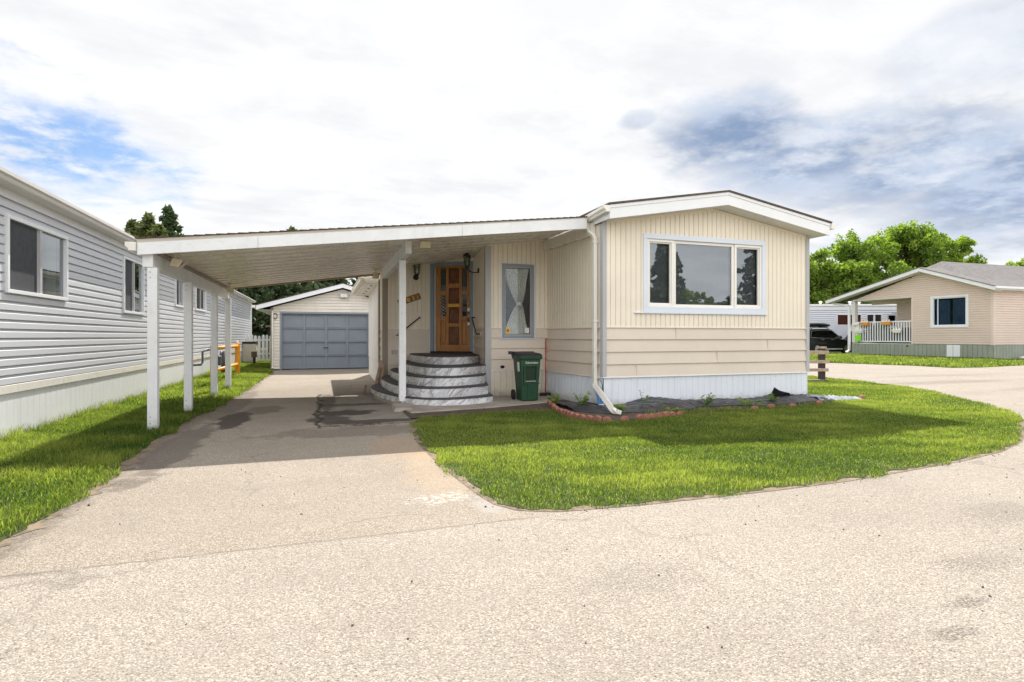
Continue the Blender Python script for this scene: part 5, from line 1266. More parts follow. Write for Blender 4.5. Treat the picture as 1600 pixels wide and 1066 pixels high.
q = frame(MB(), GW, .28, 3.41, 0.0, 2.09, .065, -.12, .03, .003); q.build('door_frame', 'blue_trim', GA, bevel=.004)
dr = MB(); x0_, x1_, z0_, z1_ = .345, 3.345, .03, 2.02; cw = (x1_ - x0_) / 4; rh = (z1_ - z0_) / 4
GW.box(dr, x0_, x1_, z0_, z1_, -.12, -.095)
for i in range(5): s_ = x0_ + cw * i; GW.box(dr, max(x0_, s_ - .035), min(x1_, s_ + .035), z0_, z1_, -.0949, -.053)
for j in range(4):
    for i in range(4):
        a, b = x0_ + cw * i + (.0351), x0_ + cw * (i + 1) - .0351
        GW.box(dr, a, b, z0_ + rh * j + .004, z0_ + rh * j + .05, -.0949, -.055); GW.box(dr, a, b, z0_ + rh * (j + 1) - .04, z0_ + rh * (j + 1) - .004, -.0949, -.055)
dd = dr.build('garage_door', 'garage_blue', GA, bevel=.004); dd['label'] = 'blue grey garage door of sixteen square panels'
q = MB(); GW.box(q, x0_ + cw * 2 - .09, x0_ + cw * 2 + .09, .78, .80, -.0549, -.03); q.build('handle', 'black_metal', dd)
q = MB(); e0, e1 = -2.22, 3.57; ye = 21.18
for (xa, xb, za, zb_) in ((e0, xpk, 2.285, 3.13), (xpk, e1, 3.13, 2.285)):
    q.hexa([(xa, ye, za - .15), (xb, ye, zb_ - .15), (xb, ye + .03, zb_ - .15), (xa, ye + .03, za - .15), (xa, ye, za), (xb, ye, zb_), (xb, ye + .03, zb_), (xa, ye + .03, za)])
q.build('fascia', 'white', GA)
gable_roof(GA, e0 - .03, xpk, e1 + .03, ye - .02, 28.9, 2.31, 3.155, .022, 'shingle_brown')
q = MB()
q.hexa([(e0, ye + .03, 2.15), (xpk, ye + .03, 2.995), (xpk, 21.5, 2.995), (e0, 21.5, 2.15), (e0, ye + .03, 2.17), (xpk, ye + .03, 3.015), (xpk, 21.5, 3.015), (e0, 21.5, 2.17)])
q.hexa([(xpk, ye + .03, 2.995), (e1, ye + .03, 2.15), (e1, 21.5, 2.15), (xpk, 21.5, 2.995), (xpk, ye + .03, 3.015), (e1, ye + .03, 2.17), (e1, 21.5, 2.17), (xpk, 21.5, 3.015)])
q.box(e0, -1.76, 21.5, 28.7, 2.14, 2.16); q.build('soffit', 'soffit_white', GA)
q = MB(); q.box(e0 - .13, e0 - .01, ye - .02, 28.8, 2.20, 2.29); q.build('gutter', 'off_white', GA, bevel=.01)
q = MB(); sq_pipe(q, [(-1.70, 21.42, 2.12), (-1.70, 21.42, .14), (-1.70, 21.34, .06)], .07, .05); q.build('downspout', 'off_white', GA)
q = MB(); q.hexa([(.58, 21.32, 2.62), (.86, 21.32, 2.62), (.86, 21.47, 2.66), (.58, 21.47, 2.66), (.57, 21.30, 2.78), (.87, 21.30, 2.78), (.87, 21.48, 2.78), (.57, 21.48, 2.78)]); l_ = q.build('flood_light', 'grey_trim', GA, bevel=.008)
q = MB(); q.face([(.60, 21.313, 2.645), (.84, 21.313, 2.645), (.84, 21.302, 2.76), (.60, 21.302, 2.76)]); q.build('lens', 'sticker', l_, fixn=False)
q = MB(); q.tube([(-1.62 + .07 * math.cos(a), 21.44 + .01 * (a % 1), 1.93 + .10 * math.sin(a)) for a in np.linspace(0, 9, 24)], .013, 6); q.build('wreath', 'brown_box', GA, smooth=True)

# ------------------------------------------------------------------ pinkish neighbour house on the right (gable towards us)
NB = thing('neighbour_house', 'pinkish beige bungalow with white railed porch and grey shingle roof', 'house', (38, 23, 0))
NW = Wall((33.0, 27.56), (33.0, 19.39)); NS = Wall((33.0, 19.39), (56, 19.39)); y2s = lambda s: 8.17 - s      # s given from the right corner as measured
MB().box(33.2, 55, 19.55, 23.4, .05, 3.55).build('core', 'dark_inside', NB)
MB().box(35.05, 55, 23.41, 25.8, .05, 3.55).build('core', 'dark_inside', NB)
ze_, zr_, srid = 3.66, 4.95, 8.17 - 3.43
sl1 = (zr_ - 3.52) / srid; sl2 = (zr_ - ze_) / (8.17 - srid)
nz = (lambda z: 0 if z < 3.52 else (z - 3.52) / sl1, lambda z: 8.17 if z < ze_ else 8.17 - (z - ze_) / sl2)
q = laps(MB(), NW, 0, 8.17, .76, 4.93, .125, .76, .035, gap=.022, dutch=True, openings=[(8.17 - 3.08, 8.17 - 1.20, 1.75, 3.44), (-.1, 3.95, .76, 3.56)], zt=nz)
laps(q, NS, 0, NS.L, .76, 3.62, .125, .76, .035, gap=.022, dutch=True)
NI = Wall((34.8, 25.85), (34.8, 23.55)); laps(q, NI, 0, NI.L, .76, 3.6, .125, .76, .035, gap=.022, dutch=True)
q.build('lap_siding', 'neigh_siding', NB, fixn=False)
q = boards(MB(), NW, 0, 8.17, -.02, .75, .24, 0, .03, .02); boards(q, NS, 0, NS.L, -.02, .75, .24, 0, .03, .02); q.build('skirting', 'neigh_skirt', NB, fixn=False)
q = MB(); NW.box(q, 8.17 - .10, 8.17 + .03, .75, 3.64, .0, .035); NS.box(q, 0.03, .10, .75, 3.62, .0, .035); NW.box(q, 3.93, 4.03, .75, 3.56, .0, .03); NI.box(q, 0, .09, .75, 3.58, .001, .03); q.each('corner_trim', 'neigh_siding', NB)
q = frame(MB(), NW, 8.17 - 3.13, 8.17 - 1.15, 1.70, 3.49, .11, -.06, .06); n_w = q.build('window', 'white', NB, bevel=.01)
q = frame(MB(), NW, 8.17 - 3.02, 8.17 - 1.26, 1.81, 3.38, .05, -.08, .02); NW.box(q, 8.17 - 2.78, 8.17 - 2.74, 1.86, 3.33, -.06, .0); q.build('sash', 'pale_trim', n_w)
q = MB(); q.face([NW.p(8.17 - 2.97, -.03, 1.86), NW.p(8.17 - 1.31, -.03, 1.86), NW.p(8.17 - 1.31, -.03, 3.33), NW.p(8.17 - 2.97, -.03, 3.33)]); q.build('pane', 'glass', n_w, fixn=False)
recess(MB(), NW, 8.17 - 3.0, 8.17 - 1.28, 1.84, 3.35, .19, -.08).build('inside', 'dark_inside', n_w, fixn=False)
q = MB(); nf_ = 30
for k in range(nf_):
    if k in (14, 15, 16): continue
    u0, u1 = 8.17 - 2.95 + 1.62 * k / nf_, 8.17 - 2.95 + 1.62 * (k + 1) / nf_
    q.face([NW.p(u0, -.15 + .03 * (k % 2), 1.87), NW.p(u1, -.15 + .03 * ((k + 1) % 2), 1.87), NW.p(u1, -.15 + .03 * ((k + 1) % 2), 3.25), NW.p(u0, -.15 + .03 * (k % 2), 3.25)])
q.build('curtain', 'curtain_blue', n_w, fixn=False)
# roof: gable front overhang with ridge running back, a taller ridge cap behind
xf = 32.45; yR, yr_, yL = 19.0, 22.82, 29.1
def nroof(mb, x0, x1, dz0, dz1):
    for (ya, za, yb, zb_) in ((yR, 3.79, yr_, 5.17), (yr_, 5.17, yL, 3.66)):
        mb.hexa([(x0, ya, za + dz0), (x1, ya, za + dz0), (x1, yb, zb_ + dz0), (x0, yb, zb_ + dz0), (x0, ya, za + dz1), (x1, ya, za + dz1), (x1, yb, zb_ + dz1), (x0, yb, zb_ + dz1)])
q = MB(); nroof(q, xf - .03, 57, -.02, .02); q.build('roof', 'shingle_grey', NB)
q = MB(); a = [(33.6, 20.3, 4.2), (33.6, 25.6, 4.4)]; 
q.v = [(33.2, 20.0, 4.12), (57, 20.0, 4.12), (57, 25.3, 4.50), (33.2, 25.3, 4.50), (35.2, 23.4, 5.72), (57, 23.4, 5.72)]; q.f = [(0, 1, 5, 4), (2, 3, 4, 5), (3, 0, 4), (0, 3, 2, 1), (1, 2, 5)]
q.build('roof', 'shingle_grey', NB)
q = MB(); q.lathe((45.5, 21.6, 4.85), [(.30, 0), (.30, .22), (.05, .26)], 8); q.build('roof_vent', 'black_metal', NB)
q = MB(); nroof(q, xf, xf + .04, -.22, -.021); q.box(xf + .041, 57, yR, yR + .04, 3.60, 3.76); q.build('fascia', 'white', NB)
q = MB(); q.box(xf, 57, yR - .12, yR - .01, 3.66, 3.78); q.build('gutter', 'white', NB, bevel=.01)
q = MB(); nroof(q, xf + .05, 33.0, -.24, -.22); q.box(33.03, 57, yR + .041, 19.38, 3.60, 3.62); q.build('soffit', 'soffit_white', NB)
q = MB(); q.box(32.9, 34.75, 23.6, 27.55, 3.50, 3.54); q.build('porch_ceiling', 'soffit_white', NB)
q = MB(); q.box(33.0, 33.12, 23.55, 27.5, 3.50, 3.62); q.box(34.7, 34.82, 23.56, 27.5, 3.30, 3.49); q.build('porch_beam', 'neigh_siding', NB)
q = MB(); q.box(32.98, 33.24, 27.32, 27.54, .80, 3.50); q.build('porch_post', 'soffit_white', NB, bevel=.01)
q = MB(); sq_pipe(q, [(32.95, 29.0, 3.60), (32.95, 28.85, 3.42), (32.95, 27.85, 3.26), (32.95, 27.72, 3.18), (32.95, 27.72, .30), (32.7, 27.72, .16)], .13, .10); q.build('downspout', 'white', NB)
q = MB(); q.box(33.02, 34.78, 23.6, 27.5, .68, .78); q.build('porch_floor', 'soffit_white', NB)
RAILING = []
q = MB(); q.box(33.0, 33.08, 23.62, 27.32, 2.08, 2.15); q.build('railing', 'white', NB)
q = MB(); q.box(33.01, 33.07, 23.62, 27.32, .86, .93); q.build('railing', 'white', NB)
y = 23.74
while y < 27.3: MB().box(33.015, 33.065, y, y + .055, .931, 2.079).build('baluster', 'white', NB); y += .168
q = MB(); q.box(32.965, 32.99, 27.0, 27.25, .93, 2.08); q.build('railing_panel', 'white', NB)
# access panels and a round vent low on the wall
q = MB(); q.box(32.972, 33.0, 20.97, 21.32, .0, .73); q.box(32.972, 33.0, 21.34, 21.66, .0, .73); q.each('access_panel', 'white', NB, bevel=.01)
q = MB(); q.lathe((32.95, 23.85, .64), [(.05, 0), (.05, .03)], 10, 'x'); q.build('vent', 'black_metal', NB)
q = MB(); sq_pipe(q, [(34.5, 19.0, .12), (38, 18.6, .16), (40, 18.7, .2)], .12, .10); tag(q.build('drain_pipe', 'white'), 'white drain pipe lying on the grass by the pinkish house', 'pipe')
# planters on the railing
def planter(y, z, m_, lab, grp):
    t = thing('planter', lab, 'planter', (32.93, y, z), grp)
    b = MB(); b.hexa([(32.84, y - .22, z), (32.97, y - .22, z), (32.97, y + .22, z), (32.84, y + .22, z), (32.80, y - .30, z + .19), (32.98, y - .30, z + .19), (32.98, y + .30, z + .19), (32.80, y + .30, z + .19)]); b.build('trough', m_, t, bevel=.01)
    b = MB()
    for k in range(3):
        yy = y - .18 + .18 * k; b.prism(None, [(32.86, yy - .07, z + .192), (32.86, yy + .07, z + .192), (32.86, yy, z + .34)], [(32.90, yy - .07, z + .192), (32.90, yy + .07, z + .192), (32.90, yy, z + .34)])
    b.build('tips', 'sash', t)
planter(26.55, 1.92, 'orange_pot', 'orange railing planter on the left, nearer the porch post', 'orange railing planters')
planter(25.10, 1.92, 'orange_pot', 'orange railing planter on the right, nearer the house wall', 'orange railing planters')
planter(27.0, 1.42, 'sash', 'white planter hung low on the left end of the railing', 'white railing planters')
planter(24.45, 1.42, 'sash', 'white planter hung low on the right end of the railing', 'white railing planters')
q = MB(); q.prism(None, [(32.90, 27.05 + .24 * math.cos(a) * (1 if k % 2 else .8), 1.10 + .24 * math.sin(a) * (1 if k % 2 else .8)) for k, a in enumerate(np.linspace(0, 2 * math.pi, 13)[:-1])], [(32.95, 27.05 + .24 * math.cos(a) * (1 if k % 2 else .8), 1.10 + .24 * math.sin(a) * (1 if k % 2 else .8)) for k, a in enumerate(np.linspace(0, 2 * math.pi, 13)[:-1])])
tag(q.build('ornament', 'lime'), 'bright lime green ornament on the left end of the porch railing', 'ornament')
q = MB(); q.hexa([(32.86, 26.95, 1.98), (32.9, 26.95, 1.98), (32.9, 27.42, 1.93), (32.86, 27.42, 1.93), (32.86, 26.95, 2.14), (32.9, 26.95, 2.14), (32.9, 27.42, 2.10), (32.86, 27.42, 2.10)]); sgn2 = q.build('number_sign', 'sash'); tag(sgn2, 'small white number sign on the corner of the railing', 'sign')
q = MB(); q.box(33.5, 34.4, 23.8, 26.9, .79, 1.75); q.build('porch_dark_block', 'dark_inside', bevel=.12); q = bpy.data.objects['porch_dark_block']; tag(q, 'plain dark block on the porch behind the railing', 'covered furniture')  # one plain dark block filling the porch behind the railing
# bushes of longer grass at the skirting
# ------------------------------------------------------------------ white trailer farther back
def inplane(o, d): return Wall(o, (o[0] + d[0], o[1] + d[1]))
# a wall facing the camera; direction = camera right
S_, Cc = 0.3211, 0.9470
def cp(fwd, right): return (fwd * S_ + right * Cc, fwd * Cc - right * S_)
p0, p1 = cp(44.6, 18.0), cp(44.0, 31.6)
FT = thing('white_trailer', 'white sided trailer home with red curtained windows behind the pinkish house', 'mobile home', (p0[0], p0[1], 0))
FWl = Wall(p0, p1); zT = 3.62
u2s = lambda u: ((u - 800) / 870 * 44.3) - 18.0
fw_ = [(u2s(1307), u2s(1345), 2.08, 2.98, 'curtain_red'), (u2s(1352), u2s(1376), 2.0, 2.98, 'blind'), (u2s(1384), u2s(1410), 2.0, 2.92, 'dark_inside')]
q = laps(MB(), FWl, 0, FWl.L, .3, zT - .32, .165, .3, .04, gap=.03, openings=[(a, b, c, d) for a, b, c, d, _ in fw_]); q.build('lap_siding', 'trailer_far', FT, fixn=False)
q = MB(); FWl.box(q, -.1, FWl.L + .1, zT - .32, zT, -.1, .05); FWl.box(q, -.2, FWl.L + .2, zT, zT + .06, -.5, .12); q.build('fascia', 'white', FT)
q = MB(); FWl.box(q, 0, FWl.L, .0, zT - .05, -5.0, -.22); q.build('core', 'dark_inside', FT)
q = MB(); FWl.box(q, 0, FWl.L, zT + .061, zT + .16, -4.8, -.1); q.build('roof', 'far_roof_edge', FT)
for a, b, c, d, cm in fw_:
    q = frame(MB(), FWl, a, b, c, d, .06, -.05, .04); m2 = (a + b) / 2; FWl.box(q, m2 - .06, m2 + .06, c + .06, d - .06, -.05, .03); wn = q.build('window', 'sash' if cm != 'dark_inside' else 'grey_trim', FT)
    q = MB(); q.face([FWl.p(a, -.12, c), FWl.p(b, -.12, c), FWl.p(b, -.12, d), FWl.p(a, -.12, d)]); q.build('curtain', cm, wn, fixn=False)
    q = MB(); q.face([FWl.p(a + .06, -.03, c + .06), FWl.p(b - .06, -.03, c + .06), FWl.p(b - .06, -.03, d - .06), FWl.p(a + .06, -.03, d - .06)]); q.build('pane', 'glass', wn, fixn=False)
for u in (1292, 1398, 1338, 1352):
    s_ = u2s(u); q = MB(); q.lathe(FWl.p(s_, -1.0, zT + .1), [(.09, 0), (.09, .22), (.14, .24), (.14, .30), (.02, .36)], 10); q.build('roof_vent', 'white', FT)
q = MB(); FWl.box(q, u2s(1391), u2s(1401), 3.02, 3.16, .0, .05); q.build('vent', 'grey_trim', FT)

# ------------------------------------------------------------------ cars
def suv(label, paint, box=True, group=None):
    """5-door SUV, nose towards local +x, about 4.8 m long; origin on the ground at its centre"""
    t = thing('parked_suv', label, 'car', (0, 0, 0), group)
    prof = [(-2.36, .42), (-2.40, .80), (-2.34, 1.06), (-1.2, 1.10), (.55, 1.06), (1.15, 1.02), (1.95, .92), (2.28, .78), (2.36, .55), (2.30, .34), (1.9, .26), (-2.1, .26)]
    b = MB(); W_ = .92
    ring = lambda y, k: [(x * (1 - .015 * k), y, z - (.03 * k if z > .6 else -.02 * k)) for x, z in prof]
    rs = [ring(-W_, 1.6), ring(-W_ + .05, 0), ring(W_ - .05, 0), ring(W_, 1.6)]
    n = len(prof); i0 = 0
    for r_ in rs: b.v += r_
    for k in range(3):
        for q_ in range(n): q2 = (q_ + 1) % n; b.f.append((k * n + q_, k * n + q2, (k + 1) * n + q2, (k + 1) * n + q_))
    b.f.append(tuple(range(n - 1, -1, -1))); b.f.append(tuple(range(3 * n, 4 * n)))
    # greenhouse
    g = [(-2.22, 1.05), (-1.95, 1.60), (-1.5, 1.70), (-.2, 1.72), (.25, 1.66), (1.10, 1.03)]
    for y0_, y1_ in ((-1, 1),):
        A = [(x, -.86 + (z - 1.03) * .26, z) for x, z in g]; B = [(x, .86 - (z - 1.03) * .26, z) for x, z in g]
        b.prism(None, A, B)
    body = b.build('body', paint, t, bevel=.03, smooth=False)
    for sy in (-1, 1):
        side = lambda x, z, o=.012: (x, sy * (.86 - (z - 1.03) * .26 + o), z)
        for pts, nm in (([(-1.95, 1.16), (-1.80, 1.52), (-1.35, 1.58), (-1.10, 1.58), (-1.10, 1.12)], 'rear'), ([(-1.04, 1.12), (-1.04, 1.59), (-.30, 1.61), (-.22, 1.12)], 'mid'), ([(-.10, 1.12), (-.18, 1.61), (.16, 1.58), (.86, 1.10)], 'front')):
            q = MB(); q.face([side(x, z) for x, z in pts]); q.build('side_window', 'car_glass', t, fixn=False)
        q = MB(); q.tube([side(x, z, .018) for x, z in ((-1.10, 1.115), (-1.97, 1.14), (-1.83, 1.54), (-1.35, 1.605), (-.2, 1.635), (.2, 1.60), (.92, 1.08), (-1.1, 1.10))], .012, 5); q.build('window_trim', 'steel', t)
        for x in (-.95, .0):
            q = MB(); q.box(x - .12, x + .10, min(sy * .925, sy * .96), max(sy * .925, sy * .96), .97, 1.01); q.build('door_handle', 'steel', t)
        q = MB(); q.hexa([(.62, sy * .88, 1.08), (.80, sy * .88, 1.08), (.80, sy * 1.06, 1.08), (.62, sy * 1.06, 1.08), (.64, sy * .88, 1.24), (.76, sy * .88, 1.24), (.76, sy * 1.04, 1.24), (.64, sy * 1.04, 1.24)]); q.build('mirror', paint, t)
        for x in (-1.45, 1.42):
            y = sy * .80
            q = MB(); q.lathe((x, y - .12, .36), [(.25, 0), (.35, .02), (.37, .06), (.37, .20), (.35, .24), (.25, .26)], 24, 'y'); wh = q.build('wheel', 'tyre', t)
            q = MB(); q.lathe((x, y + (sy * .125 - .01), .36), [(.06, 0), (.24, .004), (.24, .016), (.06, .02)], 20, 'y'); rim = q.build('rim', 'steel', wh)
            q = MB(); ang = np.linspace(0, math.pi, 15); a = [(x + .44 * math.cos(k), sy * .90, .36 + .44 * math.sin(k)) for k in ang] + [(x - .39, sy * .90, .36)] + [(x + .39 * math.cos(k), sy * .90, .36 + .39 * math.sin(k)) for k in ang[::-1]]
            q.prism(None, a, [(u, sy * .935, v) for u, _, v in a]); q.build('wheel_arch', 'tyre', t)
        q = MB(); q.box(-1.0, 1.0, min(sy * .90, sy * .94), max(sy * .90, sy * .94), .30, .40); q.build('sill', 'grey_trim', t)
        q = MB(); q.tube([(-1.7, sy * .66, 1.74), (-1.6, sy * .66, 1.79), (-.3, sy * .66, 1.81), (0.0, sy * .66, 1.73)], .018, 6); q.build('roof_rail', 'black_metal', t)
    q = MB(); q.face([(.30, -.62, 1.66), (1.12, -.78, 1.08), (1.12, .78, 1.08), (.30, .62, 1.66)]); q.build('windscreen', 'car_glass', t, fixn=False)
    if box:
        q = MB(); secs = [(-1.55, .30, .10), (-1.4, .40, .24), (-.6, .42, .31), (.1, .40, .28), (.55, .34, .18), (.72, .22, .07)]
        q.v = []; m_ = 10
        for (x, w2, h2) in secs:
            for k in range(m_): a = 2 * math.pi * k / m_; q.v.append((x, w2 * math.copysign(abs(math.cos(a)) ** .6, math.cos(a)), 1.99 + h2 * .5 * math.copysign(abs(math.sin(a)) ** .6, math.sin(a))))
        for k in range(len(secs) - 1):
            for j in range(m_): q.f.append((k * m_ + j, k * m_ + (j + 1) % m_, (k + 1) * m_ + (j + 1) % m_, (k + 1) * m_ + j))
        q.f.append(tuple(range(m_ - 1, -1, -1))); q.f.append(tuple(range((len(secs) - 1) * m_, len(secs) * m_)))
        rb = q.build('roof_box', paint, t, smooth=True)
        q = MB(); q.box(-1.1, -1.05, -.68, .68, 1.81, 1.86); q.box(-.15, -.10, -.68, .68, 1.81, 1.86); q.build('cross_bar', 'steel', t)
    return t
car1 = suv('black sport utility car with a roof box, parked before the white trailer', 'car_paint')
car1.location = (*cp(39.0, 21.6), 0); car1.rotation_euler = (0, 0, math.atan2(.92 * -S_ + .39 * Cc, .92 * Cc + .39 * S_))
car2 = copy_tree(car1); car2['label'] = 'dark car seen through the porch railing of the pinkish house'; pc = cp(42.6, 28.2); car2.location = (*pc, 0.0); car2.rotation_euler = (0, 0, -0.33)

# ------------------------------------------------------------------ rail fence right of the house
RFc = thing('rail_fence', 'low wooden three rail fence with a dark post at the right of the house', 'fence', (12.55, 11.5, 0))
fd = Vector((.947, -.321, 0))
for k, L0 in enumerate((0.0, -2.4)):
    c = Vector((12.60, 11.50, 0)) + fd * L0; q = MB(); q.obox((c.x, c.y), (fd.x, fd.y), .13, -.07, .06, 0.0, .88); q.build('post', 'post_dark', RFc)
    q = MB(); q.obox((c.x - .01, c.y), (fd.x, fd.y), .16, -.09, .07, .881, .93); q.build('post_cap', 'rail_wood', RFc)
for z0_, z1_, e in ((.725, .825, .20), (.485, .57, .22), (.27, .35, .19)):
    c = Vector((12.60, 11.50, 0)) - fd * 2.5; q = MB(); q.obox((c.x, c.y), (fd.x, fd.y), 2.5 + e, -.115, -.072, z0_, z1_); q.build('rail', 'rail_wood', RFc, bevel=.004)
q = MB(); c = Vector((12.60, 11.50, 0)) - fd * 2.4; q.obox((c.x, c.y), (fd.x, fd.y), 2.55, -.16, .0, 0, .05); q.build('base_board', 'old_board', RFc)

# ------------------------------------------------------------------ trees
def deciduous(name, label, x, y, h, r, base, n, seed, m_='leaf', size=.30, group=None, nblob=26, cat='tree'):
    rr_ = np.random.default_rng(seed); t = thing(name, label, cat, (x, y, 0), group)
    tr = MB(); blobs = []
    tr.tube([(x, y, 0), (x + .1, y, h * .2), (x, y + .1, h * .45), (x + .1, y, h * .8)], [h * .028, h * .022, h * .015, h * .004], 8)
    for k in range(nblob):
        a = rr_.uniform(0, 6.28); f = rr_.uniform(0, 1) ** .8; zc_ = base + (h - base) * (.08 + .84 * f)
        env = r * math.sqrt(max(.05, 1 - ((f - .38) / .72) ** 2)); d = env * rr_.uniform(.25, .86)
        cx_, cy_ = x + d * math.cos(a), y + d * math.sin(a); br_ = r * rr_.uniform(.16, .30) * (1 - .3 * f)
        blobs.append((cx_, cy_, zc_, br_))
        tr.tube([(x, y, max(base * .6, zc_ - d * .9)), ((x + cx_) / 2, (y + cy_) / 2, zc_ - d * .35), (cx_, cy_, zc_)], [h * .010, h * .006, h * .002], 5)
    tr.build('trunk', 'bark', t)
    P, T = [], []
    per = n // nblob
    for (cx_, cy_, zc_, b_) in blobs:
        # each clump: sub-clumps on its shell
        for s_ in range(7):
            v = rr_.normal(0, 1, 3); v /= np.linalg.norm(v); v[2] = v[2] * 1.0 + .15; c = np.array([cx_, cy_, zc_]) + v * b_ * .8 * np.array([1.0, 1.0, 1.25])
            m = per // 7; q = rr_.normal(0, 1, (m, 3)); q /= np.linalg.norm(q, axis=1)[:, None]; q *= (rr_.uniform(.1, 1.25, m) ** .6)[:, None] * b_ * .55
            P.append(c + q); T.append(np.clip(rr_.uniform(.15, .75) + rr_.normal(0, .16, m), 0, 1))
    P = np.concatenate(P); T = np.concatenate(T)
    V, F = leaf_quads(P, size, rr_); numpy_mesh('crown', V - np.array([x, y, 0]), F, m_, np.repeat(T, 4), parent=t); return t
def spruce(label, x, y, h, r, seed, m_='needle', n=5200, base=.6, size=.34, group=None, name='spruce_tree'):
    rr_ = np.random.default_rng(seed); t = thing(name, label, 'tree', (x, y, 0), group)
    tr = MB(); tr.tube([(x, y, 0), (x, y, h * .5), (x, y, h * .99)], [h * .018, h * .010, h * .002], 7)
    P, T, Dd = [], [], []
    nb = int(h * 17)
    for k in range(nb):
        f = (k + rr_.uniform(0, 1)) / nb; z = base + (h - base) * f; L = r * (1 - f) ** .85 * rr_.uniform(.55, 1.1) + .12; a = rr_.uniform(0, 6.28)
        m = max(5, int(n / nb * (L / r + .25))); u = rr_.uniform(.08, 1, m) ** .8
        zz_ = z - .22 * L * u + .16 * L * u ** 2.5 + rr_.normal(0, .11, m); wv = rr_.normal(0, .10 + .10 * L * (1 - u), m)
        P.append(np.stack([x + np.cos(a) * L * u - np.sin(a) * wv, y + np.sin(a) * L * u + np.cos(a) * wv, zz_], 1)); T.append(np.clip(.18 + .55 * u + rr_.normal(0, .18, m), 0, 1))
        if k % 3 == 0: tr.tube([(x, y, z), (x + math.cos(a) * L * .8, y + math.sin(a) * L * .8, z - .1 * L)], [.03, .008], 4)
    tr.build('trunk', 'bark', t); P = np.concatenate(P); T = np.concatenate(T)
    V, F = leaf_quads(P, size, rr_, aspect=1.5); V[:, 2] = V[:, 2]
    numpy_mesh('crown', V - np.array([x, y, 0]), F, m_, np.repeat(T, 4), parent=t); return t
# left background conifers above the blue trailer
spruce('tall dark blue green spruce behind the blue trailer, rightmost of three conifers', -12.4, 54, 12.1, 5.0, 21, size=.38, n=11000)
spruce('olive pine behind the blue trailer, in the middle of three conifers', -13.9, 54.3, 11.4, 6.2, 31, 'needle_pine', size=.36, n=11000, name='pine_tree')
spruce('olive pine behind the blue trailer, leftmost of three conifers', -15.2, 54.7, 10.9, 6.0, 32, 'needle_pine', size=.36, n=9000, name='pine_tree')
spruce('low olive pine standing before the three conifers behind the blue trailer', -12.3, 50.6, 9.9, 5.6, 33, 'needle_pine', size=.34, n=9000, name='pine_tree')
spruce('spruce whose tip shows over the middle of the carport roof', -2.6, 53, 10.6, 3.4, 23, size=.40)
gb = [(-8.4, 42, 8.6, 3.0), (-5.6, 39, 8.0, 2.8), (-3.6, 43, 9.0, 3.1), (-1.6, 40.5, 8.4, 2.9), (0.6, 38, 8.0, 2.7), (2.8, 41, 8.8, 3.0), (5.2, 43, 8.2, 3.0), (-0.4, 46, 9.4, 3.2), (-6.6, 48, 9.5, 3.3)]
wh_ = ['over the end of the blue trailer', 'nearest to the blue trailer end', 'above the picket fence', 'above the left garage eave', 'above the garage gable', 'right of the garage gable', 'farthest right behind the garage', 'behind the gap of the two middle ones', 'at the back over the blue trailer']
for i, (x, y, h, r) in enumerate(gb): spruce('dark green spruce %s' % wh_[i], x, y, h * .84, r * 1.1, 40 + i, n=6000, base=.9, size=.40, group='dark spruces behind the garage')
for i, (x, y, h, r) in enumerate([(-7.5, 37, 6.0, 2.2), (-4.6, 36.6, 5.0, 1.8), (-2.2, 36.9, 5.6, 2.0)]):
    deciduous('broadleaf_tree', ['broad leafed shrub tree behind the end of the blue trailer', 'small leafy tree above the picket fence', 'small leafy tree beside the garage eave'][i], x, y, h, r, 1.2, 5000, 60 + i, 'needle', .24, 'small leafy trees beyond the picket fence')
# right background trees (feet far behind the white trailer)
for i, (fw, rt, h, r, m_) in enumerate([(58, 30.0, 10.2, 4.3, 'leaf'), (57, 36.2, 11.8, 4.6, 'leaf'), (60, 43.0, 13.9, 4.7, 'leaf'), (62, 48.2, 12.4, 3.9, 'leaf_yellow'), (55, 32.8, 8.6, 3.6, 'leaf'), (66, 54.0, 10.6, 3.0, 'leaf'), (70, 62.0, 9.8, 4.0, 'leaf_yellow'), (72, 67.0, 11.5, 3.6, 'leaf_yellow'), (60, 26, 10, 4.4, 'leaf')]):
    x, y = cp(fw, rt); lab = ['broad green tree right behind the cream house corner', 'rounded green tree left of the tallest one', 'tall green tree over the peak of the pinkish house', 'yellow green tree right of the tallest tree', 'low green tree over the black car', 'thin leafy tree over the grey roof', 'low yellow green tree over the far end of the grey roof', 'yellow green tree at the right edge of the view', 'green tree hidden behind the cream house'][i]
    deciduous('leafy_tree', lab, x, y, h, r, h * .10, 30000, 80 + i, m_, .27, 'leafy trees behind the white trailer', nblob=76)

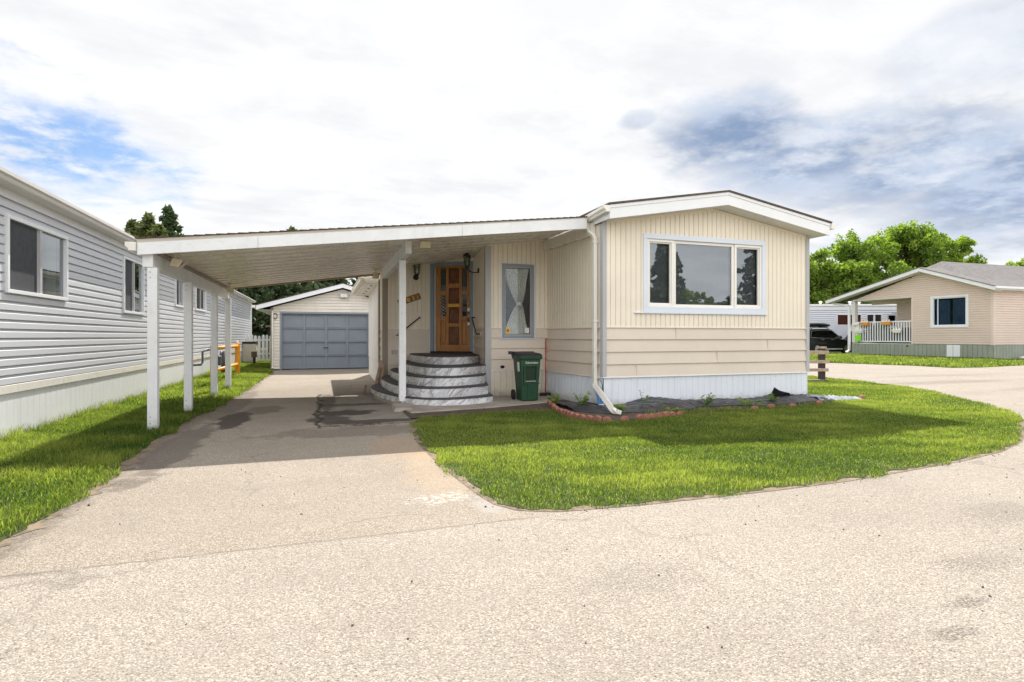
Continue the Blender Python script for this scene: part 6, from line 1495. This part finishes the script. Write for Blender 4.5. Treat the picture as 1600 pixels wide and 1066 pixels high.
# ------------------------------------------------------------------ across the road behind the camera (mirrored in the panes)
spruce('tall spruce across the road, mirrored in the left pane of the picture window', 21.7, -15, 8.4, 2.3, 301, n=9000, size=.28)
spruce('spruce across the road, mirrored in the right pane of the picture window', 29.5, -15, 10.5, 2.7, 302, n=9000, size=.28)
for i, (x, y, h, r) in enumerate([(24.0, -17, 4.4, 1.9), (26.0, -18.5, 4.9, 2.2), (27.8, -16.5, 4.0, 1.8)]):
    deciduous('bush', 'leafy bush number %s across the road' % ['one, beside the tall spruce', 'two, before the brown bungalow', 'three, at the right'][i], x, y, h, r, .2, 5000, 310 + i, 'leaf', .2, 'bushes across the road', nblob=20, cat='bush')
OB = thing('bungalow', 'low brown roofed bungalow across the road', 'house', (32, -22, 0))
MB().box(22, 38, -28, -20, 0, 2.3).build('wall', 'garage_siding', OB)
gable_roof(OB, 21.4, 30, 38.6, -28.5, -19.4, 2.35, 4.0, .15, 'shingle_brown')

# loose grit on the road and drive
r_ = np.random.default_rng(99); mb = MB()
for k in range(420):
    if k < 260: x, y = r_.uniform(-3, 7), r_.uniform(0.9, 6.5)
    else:
        i_ = int(r_.integers(0, 17)); (a, b), (c, d) = LAWN_SM[i_], LAWN_SM[i_ + 1]; f = r_.uniform(); x, y = a + (c - a) * f + r_.normal(0, .06), b + (d - b) * f - abs(r_.normal(0, .07))
    if in_poly(np.array([x]), np.array([y]), LAWN)[0] or x < -1.72: continue
    q = r_.uniform(.0025, .007) * (1.8 if r_.random() < .08 else 1); a = r_.uniform(0, 6.28); ca, sa = math.cos(a) * q, math.sin(a) * q
    mb.hexa([(x - ca, y - sa, 0), (x + sa, y - ca, 0), (x + ca, y + sa, 0), (x - sa, y + ca, 0), (x - ca * .6, y - sa * .6, q * 1.1), (x + sa * .6, y - ca * .6, q * 1.2), (x + ca * .5, y + sa * .5, q), (x - sa * .6, y + ca * .6, q * .9)])
tag(mb.build('grit', 'pebble', fixn=False), 'scattered dark grit and small stones on the asphalt', 'grit', kind='stuff')
